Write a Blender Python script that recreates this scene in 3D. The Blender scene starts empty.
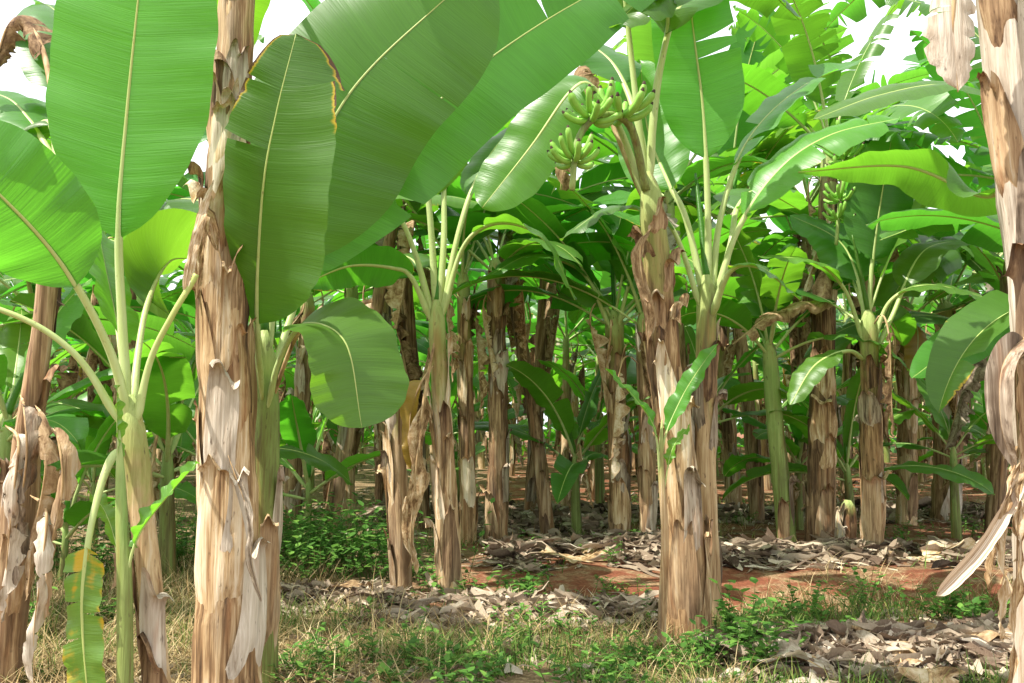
import bpy, math, random
import numpy as np
from mathutils import Vector

RNG = np.random.default_rng(11)
random.seed(5)
SC = bpy.context.scene
COL = SC.collection
F = 900.0            # focal length in pixels of the 1024 px wide frame
CAMZ = 1.25
PITCH = math.atan(88.5 / F)
cp, sp = math.cos(PITCH), math.sin(PITCH)


def W(px, py, d):
    """world point seen at pixel (px,py) at a distance d along the ground direction +Y"""
    x, y = (px - 512) / F, (341.5 - py) / F
    v = np.array([x, cp - y * sp, sp + y * cp])
    return np.array([0, 0, CAMZ]) + v * (d / v[1])


def nrm(v):
    return v / (np.linalg.norm(v, axis=-1, keepdims=True) + 1e-9)


# ------------------------------------------------------------------ ground shape
def gh(x, y):
    x = np.asarray(x, float); y = np.asarray(y, float)
    h = 0.025 * np.sin(x * 1.7 + 0.6 * y) * np.cos(y * 1.3 - 0.4 * x) + 0.012 * np.sin(x * 5.1 + 1) * np.sin(y * 4.3)
    path = np.exp(-((y - 7.15 + 0.08 * x) / 0.75) ** 2) / (1 + np.exp(-(x + 0.5) * 3))
    h = h - 0.09 * path
    h = h + 0.012 * np.clip(y - 13, 0, 60)
    return h


# ------------------------------------------------------------------ materials
class NT:
    def __init__(s, name):
        s.m = bpy.data.materials.new(name); s.m.use_nodes = True
        s.t = s.m.node_tree; s.t.nodes.clear()
        s.out = s.n('ShaderNodeOutputMaterial')

    def n(s, typ, **kw):
        nd = s.t.nodes.new(typ)
        for k, v in kw.items(): setattr(nd, k, v)
        return nd

    def put(s, sock, v):
        if isinstance(v, bpy.types.NodeSocket): s.t.links.new(v, sock)
        elif v is not None:
            if sock.type == 'RGBA' and len(v) == 3: v = (*v, 1)
            sock.default_value = v

    def math(s, op, a, b=None, c=None, clamp=False):
        nd = s.n('ShaderNodeMath', operation=op, use_clamp=clamp)
        s.put(nd.inputs[0], a)
        if b is not None: s.put(nd.inputs[1], b)
        if c is not None: s.put(nd.inputs[2], c)
        return nd.outputs[0]

    def mix(s, f, a, b, mode='MIX'):
        nd = s.n('ShaderNodeMix', data_type='RGBA', blend_type=mode)
        s.put(nd.inputs[0], f); s.put(nd.inputs[6], a); s.put(nd.inputs[7], b)
        return nd.outputs[2]

    def noise(s, vec, scale, detail=3, rough=0.55, dist=0.0):
        nd = s.n('ShaderNodeTexNoise')
        s.put(nd.inputs['Vector'], vec); nd.inputs['Scale'].default_value = scale
        nd.inputs['Detail'].default_value = detail; nd.inputs['Roughness'].default_value = rough
        nd.inputs['Distortion'].default_value = dist
        return nd.outputs[0]

    def map(s, vec, scale=(1, 1, 1), loc=None):
        nd = s.n('ShaderNodeMapping')
        s.put(nd.inputs[0], vec); nd.inputs['Scale'].default_value = scale
        if loc is not None: s.put(nd.inputs['Location'], loc)
        return nd.outputs[0]

    def ramp(s, f, stops):
        nd = s.n('ShaderNodeValToRGB'); e = nd.color_ramp.elements
        while len(e) < len(stops): e.new(0.5)
        for i, (p, c) in enumerate(stops):
            e[i].position = p; e[i].color = (*c, 1)
        s.put(nd.inputs[0], f)
        return nd.outputs[0]

    def sstep(s, f, a, b):
        nd = s.n('ShaderNodeMapRange', interpolation_type='SMOOTHSTEP')
        s.put(nd.inputs[0], f); s.put(nd.inputs[1], a); s.put(nd.inputs[2], b)
        return nd.outputs[0]

    def bump(s, h, strength, dist=0.01):
        nd = s.n('ShaderNodeBump'); nd.inputs['Strength'].default_value = strength
        nd.inputs['Distance'].default_value = dist; s.put(nd.inputs['Height'], h)
        return nd.outputs[0]

    def rnd(s): return s.n('ShaderNodeObjectInfo').outputs['Random']
    def obj(s): return s.n('ShaderNodeTexCoord').outputs['Object']
    def uv(s): return s.n('ShaderNodeTexCoord').outputs['UV']

    def offs(s, vec, k=37.0):
        c = s.n('ShaderNodeCombineXYZ'); r = s.math('MULTIPLY', s.rnd(), k)
        for i in range(3): s.put(c.inputs[i], r)
        a = s.n('ShaderNodeVectorMath', operation='ADD'); s.put(a.inputs[0], vec); s.put(a.inputs[1], c.outputs[0])
        return a.outputs[0]

    def finish(s, col, rough=0.6, spec=0.3, normal=None, trans=None, tcol=None):
        p = s.n('ShaderNodeBsdfPrincipled')
        s.put(p.inputs['Base Color'], col); s.put(p.inputs['Roughness'], rough)
        p.inputs['Specular IOR Level'].default_value = spec
        if normal is not None: s.put(p.inputs['Normal'], normal)
        sh = p.outputs[0]
        if trans:
            t = s.n('ShaderNodeBsdfTranslucent'); s.put(t.inputs[0], tcol if tcol is not None else col)
            if normal is not None: s.put(t.inputs['Normal'], normal)
            mx = s.n('ShaderNodeMixShader'); s.put(mx.inputs[0], trans)
            s.put(mx.inputs[1], sh); s.put(mx.inputs[2], t.outputs[0]); sh = mx.outputs[0]
        s.t.links.new(sh, s.out.inputs[0])
        return s.m


def leaf_material(name, top, under, tcol, aged=0.0, yellow=0.0, trans=0.44, tip=0.0):
    k = NT(name)
    uv = k.uv()
    sx = k.n('ShaderNodeSeparateXYZ'); k.put(sx.inputs[0], uv)
    v = k.math('ABSOLUTE', k.math('MULTIPLY_ADD', sx.outputs[1], 2.0, -1.0))     # 0 midrib .. 1 margin
    uvr = k.offs(uv)
    veins = k.noise(k.map(uvr, (150, 1.2, 1)), 1.0, 2, 0.6)
    broad = k.noise(k.map(uvr, (22, 1.0, 1)), 1.0, 3, 0.6)
    blot = k.noise(k.map(uvr, (3.0, 2.2, 1)), 1.0, 3, 0.5)
    geo = k.n('ShaderNodeNewGeometry')
    base = k.mix(geo.outputs['Backfacing'], top, under)
    tc = tcol
    val = k.math('ADD', k.math('MULTIPLY_ADD', veins, 0.32, 0.58), k.math('MULTIPLY', k.math('ADD', broad, blot), 0.26))
    hue = k.n('ShaderNodeHueSaturation'); r = k.rnd()
    k.put(hue.inputs['Hue'], k.math('MULTIPLY_ADD', r, 0.035, 0.487))
    r2 = k.math('FRACT', k.math('MULTIPLY', r, 7.31))
    k.put(hue.inputs['Value'], k.math('MULTIPLY_ADD', r2, 0.45, 0.8))
    k.put(hue.inputs['Color'], base)
    hue2 = k.n('ShaderNodeHueSaturation')
    k.put(hue2.inputs['Hue'], k.math('MULTIPLY_ADD', r, 0.035, 0.487)); k.put(hue2.inputs['Color'], (*tc, 1))
    k.put(hue2.inputs['Value'], k.math('MULTIPLY_ADD', r2, 0.35, 0.82))
    g = k.n('ShaderNodeCombineXYZ')
    for i in range(3): k.put(g.inputs[i], val)
    col = k.mix(1.0, hue.outputs[0], g.outputs[0], 'MULTIPLY')
    tco = k.mix(1.0, hue2.outputs[0], g.outputs[0], 'MULTIPLY')
    # yellowing blotches and dead margin
    patch = k.sstep(k.noise(k.map(uvr, (1.3, 0.9, 1)), 1.0, 2, 0.5), 0.42, 0.66)
    ye = k.math('ADD', k.math('MULTIPLY', k.math('POWER', v, 3.0), 0.05 if yellow else 0.2), k.math('ADD', k.math('MULTIPLY', k.math('ADD', broad, blot), 0.42), k.math('MULTIPLY', patch, 0.22 if aged else 0.1)))
    if tip:
        tp = k.sstep(k.math('ADD', sx.outputs[0], k.math('MULTIPLY_ADD', blot, 0.5, -0.25)), 0.62, 1.05)
        ye = k.math('ADD', ye, k.math('MULTIPLY', tp, k.math('MULTIPLY_ADD', k.math('POWER', v, 2.5), 0.42 * tip, 0.02)))
    y0 = 0.88 - 0.17 * aged - 0.5 * yellow
    ym = k.sstep(ye, y0, y0 + 0.1)
    bm = k.sstep(ye, y0 + (0.1 if not yellow else 0.24), y0 + (0.14 if not yellow else 0.3))
    col = k.mix(ym, col, (0.5, 0.36, 0.035)); tco = k.mix(ym, tco, (0.7, 0.45, 0.03))
    col = k.mix(bm, col, (0.11, 0.06, 0.03)); tco = k.mix(bm, tco, (0.14, 0.06, 0.02))
    bmp = k.bump(k.math('ADD', k.math('MULTIPLY', veins, 0.5), broad), 0.5, 0.007)
    rough = k.math('MULTIPLY_ADD', blot, 0.25, 0.24)
    return k.finish(col, rough, 0.5, bmp, trans, tco)


def stem_material(name, ramp, green, gh_top, rough=0.75, zsc=1.3):
    k = NT(name)
    o = k.offs(k.obj())
    st = k.noise(k.map(o, (26, 26, zsc)), 1.0, 5, 0.62, 0.4)
    fine = k.noise(k.map(o, (110, 110, 3.0)), 1.0, 3, 0.6)
    pat = k.noise(k.map(o, (7, 7, 2.2)), 1.0, 4, 0.6, 0.6)
    spots = k.noise(k.map(o, (38, 38, 12)), 1.0, 3, 0.6)
    f = k.math('ADD', k.math('MULTIPLY', st, 0.6), k.math('MULTIPLY', fine, 0.22))
    f = k.math('ADD', f, k.math('MULTIPLY', pat, 0.22))
    rr = k.math('MULTIPLY_ADD', k.rnd(), 0.15, -0.085)
    col = k.ramp(k.math('ADD', f, rr), ramp)
    sx = k.n('ShaderNodeSeparateXYZ'); k.put(sx.inputs[0], k.uv())
    up = k.sstep(k.math('ADD', sx.outputs[1], k.math('MULTIPLY_ADD', pat, 0.9, -0.45)), gh_top, gh_top + 0.28)
    gcol = k.mix(fine, green, tuple(min(1, c * 1.5) for c in green))
    col = k.mix(k.math('MULTIPLY', up, 0.85), col, gcol)
    if gh_top < 1:
        neck = k.sstep(k.math('ADD', sx.outputs[1], k.math('MULTIPLY_ADD', pat, 0.2, -0.1)), 0.84, 0.95)
        col = k.mix(k.math('MULTIPLY', neck, 0.85), col, k.mix(fine, (0.24, 0.31, 0.08), (0.42, 0.5, 0.2)))
    dk = k.sstep(spots, 0.62, 0.74)
    col = k.mix(k.math('MULTIPLY', dk, 0.7), col, (0.06, 0.035, 0.022))
    stain = k.sstep(k.noise(k.map(o, (5, 5, 0.9), None), 1.0, 4, 0.6, 0.8), 0.52, 0.68)
    col = k.mix(k.math('MULTIPLY', stain, 0.62), col, k.mix(st, (0.03, 0.02, 0.014), (0.16, 0.105, 0.07)))
    rd = k.sstep(k.noise(k.map(o, (9, 9, 1.0), None), 1.7, 3), 0.56, 0.7)
    col = k.mix(k.math('MULTIPLY', rd, 0.35), col, (0.34, 0.15, 0.06))
    bmp = k.bump(k.math('ADD', st, k.math('MULTIPLY', fine, 0.5)), 0.7, 0.012)
    return k.finish(col, rough, 0.25, bmp)


def dry_material(name, ramp, trans=0.25):
    k = NT(name)
    uvr = k.offs(k.uv())
    st = k.noise(k.map(uvr, (9, 3, 1)), 1.0, 5, 0.65, 1.0)
    cr = k.noise(k.map(uvr, (30, 6, 1)), 1.0, 3, 0.6, 0.8)
    bl = k.noise(k.map(uvr, (4, 4, 1)), 1.0, 4, 0.6)
    f = k.math('ADD', k.math('MULTIPLY', st, 0.5), k.math('MULTIPLY', cr, 0.22))
    f = k.math('ADD', f, k.math('MULTIPLY', bl, 0.3))
    f = k.math('ADD', f, k.math('MULTIPLY_ADD', k.rnd(), 0.12, -0.06))
    col = k.ramp(f, ramp)
    bmp = k.bump(k.math('ADD', st, cr), 0.6, 0.008)
    return k.finish(col, 0.8, 0.2, bmp, trans)


TAN = [(0.33, (0.06, 0.035, 0.018)), (0.42, (0.24, 0.14, 0.065)), (0.49, (0.47, 0.325, 0.175)), (0.57, (0.64, 0.52, 0.36)), (0.68, (0.76, 0.69, 0.57))]
BRN = [(0.33, (0.03, 0.016, 0.01)), (0.42, (0.1, 0.055, 0.028)), (0.5, (0.25, 0.155, 0.082)), (0.6, (0.45, 0.315, 0.18)), (0.72, (0.57, 0.48, 0.37))]
GRY = [(0.33, (0.06, 0.042, 0.028)), (0.42, (0.2, 0.15, 0.105)), (0.5, (0.38, 0.31, 0.235)), (0.6, (0.55, 0.48, 0.39)), (0.72, (0.7, 0.64, 0.55))]
M = {}
M['leaf'] = leaf_material('banana_leaf_green', (0.044, 0.125, 0.012), (0.07, 0.175, 0.026), (0.2, 0.54, 0.025))
M['leaf_light'] = leaf_material('banana_leaf_young', (0.065, 0.18, 0.016), (0.095, 0.225, 0.032), (0.25, 0.64, 0.035))
M['leaf_aged'] = leaf_material('banana_leaf_scorched', (0.05, 0.13, 0.013), (0.08, 0.185, 0.03), (0.18, 0.48, 0.02), aged=1.0)
M['leaf_back'] = leaf_material('banana_leaf_painted_shade', (0.036, 0.115, 0.016), (0.06, 0.155, 0.03), (0.14, 0.45, 0.03), trans=0.48)  # darker copy of the green leaf, canopy shade put into its colour
M['leaf_tip'] = leaf_material('banana_leaf_burnt_tip', (0.038, 0.11, 0.014), (0.058, 0.155, 0.026), (0.17, 0.48, 0.022), tip=1.0)
M['leaf_yellow'] = leaf_material('banana_leaf_yellowing', (0.12, 0.26, 0.03), (0.16, 0.3, 0.06), (0.32, 0.6, 0.04), aged=0.8, yellow=0.53)
M['leaf_gold'] = leaf_material('banana_leaf_gold', (0.3, 0.2, 0.03), (0.35, 0.24, 0.05), (0.6, 0.38, 0.04), aged=1.0, yellow=0.2)
M['stem_tan'] = stem_material('pseudostem_tan', TAN, (0.2, 0.2, 0.06), 0.85)
M['stem_brown'] = stem_material('pseudostem_brown', BRN, (0.2, 0.21, 0.06), 0.72)
M['stem_mix'] = stem_material('pseudostem_mixed', [(0.33, (0.045, 0.026, 0.014)), (0.42, (0.16, 0.088, 0.04)), (0.5, (0.35, 0.22, 0.11)), (0.6, (0.53, 0.385, 0.22)), (0.72, (0.64, 0.56, 0.43))], (0.19, 0.21, 0.055), 0.62)
M['stem_grey'] = stem_material('pseudostem_grey', GRY, (0.2, 0.2, 0.06), 9)
M['stem_green'] = stem_material('pseudostem_green', [(0.34, (0.09, 0.06, 0.025)), (0.44, (0.15, 0.15, 0.045)), (0.54, (0.2, 0.26, 0.07)), (0.7, (0.33, 0.4, 0.14))], (0.19, 0.28, 0.08), 0.55, 0.5)
M['sh_tan'] = stem_material('sheath_tan', TAN, (0.2, 0.2, 0.06), 9)
M['sh_brown'] = stem_material('sheath_brown', BRN, (0.2, 0.2, 0.06), 9)
M['sh_grey'] = stem_material('sheath_grey', GRY, (0.2, 0.2, 0.06), 9)
M['dry'] = dry_material('dry_leaf_tan', TAN)
M['dry_brown'] = dry_material('dry_leaf_brown', BRN)
M['dry_grey'] = dry_material('dry_leaf_grey', GRY)


def petiole_material():
    k = NT('petiole_green')
    o = k.offs(k.obj())
    sx = k.n('ShaderNodeSeparateXYZ'); k.put(sx.inputs[0], k.uv())
    nz = k.noise(k.map(o, (40, 40, 9)), 1.0, 3)
    col = k.mix(nz, (0.36, 0.46, 0.13), (0.54, 0.63, 0.3))
    col = k.mix(k.sstep(sx.outputs[0], 0.25, 0.85), col, (0.42, 0.5, 0.14))
    sp_ = k.sstep(k.noise(k.map(o, (60, 60, 20)), 1.0, 3), 0.64, 0.74)
    col = k.mix(k.math('MULTIPLY', sp_, 0.55), col, (0.16, 0.1, 0.05))
    return k.finish(col, 0.45, 0.4, None, 0.12)


M['petiole'] = petiole_material()
k = NT('petiole_dry'); M['petiole_dry'] = k.finish(k.ramp(k.noise(k.map(k.offs(k.obj()), (30, 30, 5)), 1.0, 4), [(0.3, (0.14, 0.08, 0.045)), (0.5, (0.42, 0.28, 0.14)), (0.7, (0.58, 0.44, 0.28))]), 0.75, 0.2)
k = NT('petiole_bleached'); M['petiole_pale'] = k.finish(k.ramp(k.noise(k.map(k.offs(k.uv()), (2, 30, 1)), 1.0, 4), [(0.33, (0.25, 0.17, 0.11)), (0.48, (0.52, 0.4, 0.28)), (0.65, (0.68, 0.58, 0.46))]), 0.8, 0.15)
k = NT('banana_skin'); nz = k.noise(k.offs(k.obj()), 25, 3)
M['fruit'] = k.finish(k.mix(nz, (0.16, 0.38, 0.045), (0.3, 0.55, 0.1)), 0.45, 0.35)
k = NT('banana_tip'); M['tip'] = k.finish((0.05, 0.03, 0.02), 0.8, 0.2)


def strip_material(name, ramp, trans=0.3, rough=0.75):
    """colour picked per blade through u; fine streaks along v"""
    k = NT(name)
    sx = k.n('ShaderNodeSeparateXYZ'); k.put(sx.inputs[0], k.uv())
    nz = k.noise(k.map(k.obj(), (90, 90, 60)), 1.0, 3)
    f = k.math('ADD', sx.outputs[0], k.math('MULTIPLY_ADD', nz, 0.4, -0.2), clamp=True)
    return k.finish(k.ramp(f, ramp), rough, 0.25, None, trans)


M['straw'] = strip_material('dry_grass_straw', [(0.0, (0.17, 0.11, 0.05)), (0.3, (0.37, 0.26, 0.12)), (0.65, (0.5, 0.38, 0.19)), (1.0, (0.66, 0.55, 0.33))])
M['grass'] = strip_material('grass_green', [(0.0, (0.05, 0.10, 0.02)), (0.5, (0.10, 0.2, 0.035)), (0.85, (0.2, 0.3, 0.06)), (1.0, (0.38, 0.36, 0.12))], 0.4)
M['weed'] = strip_material('weed_leaf', [(0.0, (0.05, 0.13, 0.025)), (0.5, (0.10, 0.24, 0.04)), (1.0, (0.2, 0.38, 0.07))], 0.45, 0.5)
M['litter'] = strip_material('leaf_litter', [(0.0, (0.05, 0.032, 0.022)), (0.25, (0.17, 0.115, 0.08)), (0.5, (0.3, 0.23, 0.165)), (0.75, (0.43, 0.35, 0.26)), (1.0, (0.56, 0.49, 0.4))], 0.12, 0.85)


def soil_material():
    k = NT('red_soil')
    o = k.obj()
    sx = k.n('ShaderNodeSeparateXYZ'); k.put(sx.inputs[0], o)
    big = k.noise(o, 0.9, 4); mid = k.noise(o, 5, 4); fine = k.noise(o, 38, 4, 0.65)
    red = k.ramp(k.math('ADD', k.math('MULTIPLY', fine, 0.6), k.math('MULTIPLY', mid, 0.4)),
                 [(0.3, (0.085, 0.03, 0.018)), (0.5, (0.19, 0.066, 0.036)), (0.7, (0.29, 0.115, 0.065))])
    brown = k.ramp(k.math('ADD', k.math('MULTIPLY', fine, 0.7), k.math('MULTIPLY', mid, 0.3)),
                   [(0.32, (0.06, 0.04, 0.022)), (0.5, (0.2, 0.135, 0.075)), (0.68, (0.4, 0.3, 0.18))])
    # grassy thatch near the camera and at the left, bare red earth on the track
    a = k.sstep(k.math('ADD', sx.outputs[1], k.math('MULTIPLY_ADD', big, 2.4, -1.2)), 5.6, 6.7)
    b = k.sstep(k.math('ADD', sx.outputs[0], k.math('MULTIPLY_ADD', big, 2.0, -1.0)), -1.1, -0.2)
    far = k.sstep(k.math('ADD', mid, k.math('MULTIPLY', big, 0.6)), 0.68, 0.95)
    redf = k.math('MULTIPLY', k.math('MULTIPLY', a, b), k.math('SUBTRACT', 1.0, k.math('MULTIPLY', far, 0.8)))
    col = k.mix(redf, brown, red)
    bmp = k.bump(k.math('ADD', k.math('MULTIPLY', fine, 0.5), mid), 0.8, 0.04)
    return k.finish(col, 0.95, 0.1, bmp)


M['soil'] = soil_material()


# ------------------------------------------------------------------ object helpers
def mk(name, verts, faces, mats, parent=None, uvs=None, mi=None, base=None, smooth=True):
    me = bpy.data.meshes.new(name)
    v = np.asarray(verts, float)
    if base is not None: v = v - base
    me.from_pydata(v.tolist(), [], [list(map(int, f)) for f in faces])
    for m in (mats if isinstance(mats, (list, tuple)) else [mats]): me.materials.append(m)
    n = len(me.polygons)
    if smooth: me.polygons.foreach_set('use_smooth', np.ones(n, bool))
    if mi is not None: me.polygons.foreach_set('material_index', np.asarray(mi, np.int32))
    if uvs is not None:
        ul = me.uv_layers.new(name='UVMap')
        li = np.empty(len(me.loops), np.int32); me.loops.foreach_get('vertex_index', li)
        ul.data.foreach_set('uv', np.asarray(uvs, np.float32)[li].ravel())
    me.update()
    o = bpy.data.objects.new(name, me); COL.objects.link(o)
    if parent is not None: o.parent = parent
    return o


def thing(name, label, cat, loc, group=None):
    o = bpy.data.objects.new(name, None); COL.objects.link(o)
    o.empty_display_size = 0.2
    o.location = tuple(loc); o['label'] = label; o['category'] = cat
    if group: o['group'] = group
    return o


def tag(o, label=None, cat=None, group=None, kind=None):
    if label: o['label'] = label
    if cat: o['category'] = cat
    if group: o['group'] = group
    if kind: o['kind'] = kind
    return o


def catmull(P, n):
    P = np.asarray(P, float)
    Q = np.vstack([2 * P[0] - P[1], P, 2 * P[-1] - P[-2]])
    out = []
    for i in range(1, len(Q) - 2):
        t = np.linspace(0, 1, 24, endpoint=False)[:, None]
        p0, p1, p2, p3 = Q[i - 1], Q[i], Q[i + 1], Q[i + 2]
        out.append(0.5 * (2 * p1 + (p2 - p0) * t + (2 * p0 - 5 * p1 + 4 * p2 - p3) * t ** 2 + (3 * p1 - p0 - 3 * p2 + p3) * t ** 3))
    C = np.vstack(out + [Q[-2][None]])
    L = np.concatenate([[0], np.cumsum(np.linalg.norm(np.diff(C[:, :3], axis=0), axis=1))])
    s = np.linspace(0, L[-1], n)
    return np.stack([np.interp(s, L, C[:, c]) for c in range(C.shape[1])], 1), L[-1]


def grid_faces(nu, nv, off=0, closed=False):
    f = []
    m = nv if closed else nv - 1
    for i in range(nu - 1):
        for j in range(m):
            a = off + i * nv + j; b = off + i * nv + (j + 1) % nv
            f.append((a, b, b + nv, a + nv))
    return f


def tube(P, R, sides=8, flat=None, N=None):
    """tube through points P; flat<1 squashes along N"""
    P = np.asarray(P, float); n = len(P)
    T = nrm(np.gradient(P, axis=0))
    if N is None:
        ref = np.array([0.13, -0.97, 0.2]); N = np.tile(ref, (n, 1))
    N = nrm(N - (N * T).sum(1, keepdims=True) * T)
    S = np.cross(T, N)
    a = np.linspace(0, 2 * math.pi, sides, endpoint=False)
    fl = 1.0 if flat is None else flat
    V = P[:, None] + np.asarray(R)[:, None, None] * (S[:, None] * np.cos(a)[None, :, None] + N[:, None] * np.sin(a)[None, :, None] * fl)
    faces = grid_faces(n, sides, 0, True)
    V = V.reshape(-1, 3)
    faces.append(tuple(range(sides))[::-1]); faces.append(tuple(range((n - 1) * sides, n * sides)))
    uv = np.stack([np.repeat(np.linspace(0, 1, n), sides), np.repeat(np.linspace(0, 1, n), sides)], 1)
    return V, faces, uv


# ------------------------------------------------------------------ leaves
def wprof(s, sb=0.28, tip=2.6, te=0.75):
    a = 1 - np.clip(s / sb, 0, 1)
    b = np.clip((s - 0.42) / 0.58, 0, 1)
    return (1 - a ** 2) ** 0.65 * np.clip(1 - b ** tip, 0, 1) ** te + 0.003


def blade(P, N, hw, rng, a=0.28, b=0.35, ripple=0.012, tears=(0, 0), crumple=0.0, nv=5, nu=40, sb=0.28, tip=2.6, te=0.75, gap=0.03, asym=0.0, sbl=None, ragged=0.0):
    """P,N: spine of the blade. Returns verts, faces, uvs"""
    n0 = len(P)
    T = nrm(np.gradient(P, axis=0))
    N = nrm(N - (N * T).sum(1, keepdims=True) * T)
    S = np.cross(T, N)
    L = np.sum(np.linalg.norm(np.diff(P, axis=0), axis=1))
    sg = np.linspace(0, 1, n0)
    V, Fc, U = [], [], []; off = 0
    ph = rng.uniform(0, 6.28, 8)
    for side in (-1, 1):
        nt = tears[0] if side < 0 else tears[1]
        cuts = np.sort(rng.uniform(0.06, 0.96, nt)) if nt else np.array([])
        if nt > 3: cuts = np.clip(np.linspace(0.05, 0.97, nt) + rng.normal(0, 0.35 / nt, nt), 0.03, 0.985); cuts.sort()
        ed = np.concatenate([[0], cuts, [1]])
        for q in range(len(ed) - 1):
            s0, s1 = ed[q], ed[q + 1]
            m = max(3, int(round(nu * (s1 - s0))) + 1)
            s = np.linspace(s0, s1, m)
            v = np.linspace(0, 1, nv)
            sm, vm = np.meshgrid(s, v, indexing='ij')
            g = gap * rng.uniform(0.2, 1.4) if nt else 0
            g = min(g, 0.35 * (s1 - s0))
            sc_ = 0.5 * (s0 + s1)
            k_ = np.clip((sm - sc_) / max(1e-6, 0.5 * (s1 - s0)), -1, 1)
            lo = 1.0 if q > 0 else 0.0; hi = 1.0 if q < len(ed) - 2 else 0.0
            sm2 = sm - g * vm ** 1.6 * np.where(k_ < 0, k_ * lo, k_ * hi)
            bb = b + (rng.normal(0, 0.18) if nt else 0)
            if nt > 8: bb += rng.uniform(0, 0.5)
            aa = a + (rng.normal(0, 0.08) if nt else 0)
            w = hw * (1 + side * asym) * wprof(sm2, (sbl or sb) if side < 0 else sb, tip, te)
            if ragged: w = w * (1 - ragged * np.clip(np.sin(sm2 * 60 + ph[0]) * np.sin(sm2 * 23 + ph[1]) + 0.2 * np.sin(sm2 * 150), 0, 1) * vm)
            ang = aa - 2 * bb * vm           # slope of lamina
            # integrate the arc so the lamina keeps its width
            dz = np.zeros_like(vm); dx = np.zeros_like(vm)
            for j in range(1, nv):
                am = np.clip(0.5 * (ang[:, j] + ang[:, j - 1]), -1.5, 1.3); dv = v[j] - v[j - 1]
                dx[:, j] = dx[:, j - 1] + np.cos(am) * dv; dz[:, j] = dz[:, j - 1] + np.sin(am) * dv
            rip = ripple * vm ** 1.3 * (np.sin(sm2 * 21 + ph[2] + side) + 0.6 * np.sin(sm2 * 47 + ph[3] * side) + 0.5 * np.sin(sm2 * 9 + ph[4]))
            def ip(A):
                return np.stack([np.interp(sm2.ravel(), sg, A[:, c]) for c in range(3)], 1).reshape(*sm2.shape, 3)
            p, sv, nv_, tv = ip(P), nrm(ip(S)), nrm(ip(N)), nrm(ip(T))
            fwd = 0.16 * hw * vm ** 1.2
            X = p + sv * (side * dx * w)[..., None] + nv_ * (dz * w + rip)[..., None] + tv * (fwd * wprof(sm2, sb, tip, te))[..., None]
            if crumple:
                q3 = X * 9
                X = X + crumple * np.stack([np.sin(q3[..., 1] * 1.7 + q3[..., 2] * 1.1 + ph[5]), np.sin(q3[..., 2] * 1.5 + q3[..., 0] * 1.3 + ph[6]), np.sin(q3[..., 0] * 1.9 + q3[..., 1] + ph[7])], -1) * (0.25 + vm[..., None])
            V.append(X.reshape(-1, 3))
            U.append(np.stack([sm2.ravel() * L, 0.5 + 0.5 * side * vm.ravel()], 1))
            gf = grid_faces(m, nv, off)
            if side > 0: gf = [f[::-1] for f in gf]
            Fc += gf; off += m * nv
    return np.vstack(V), Fc, np.vstack(U)


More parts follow.
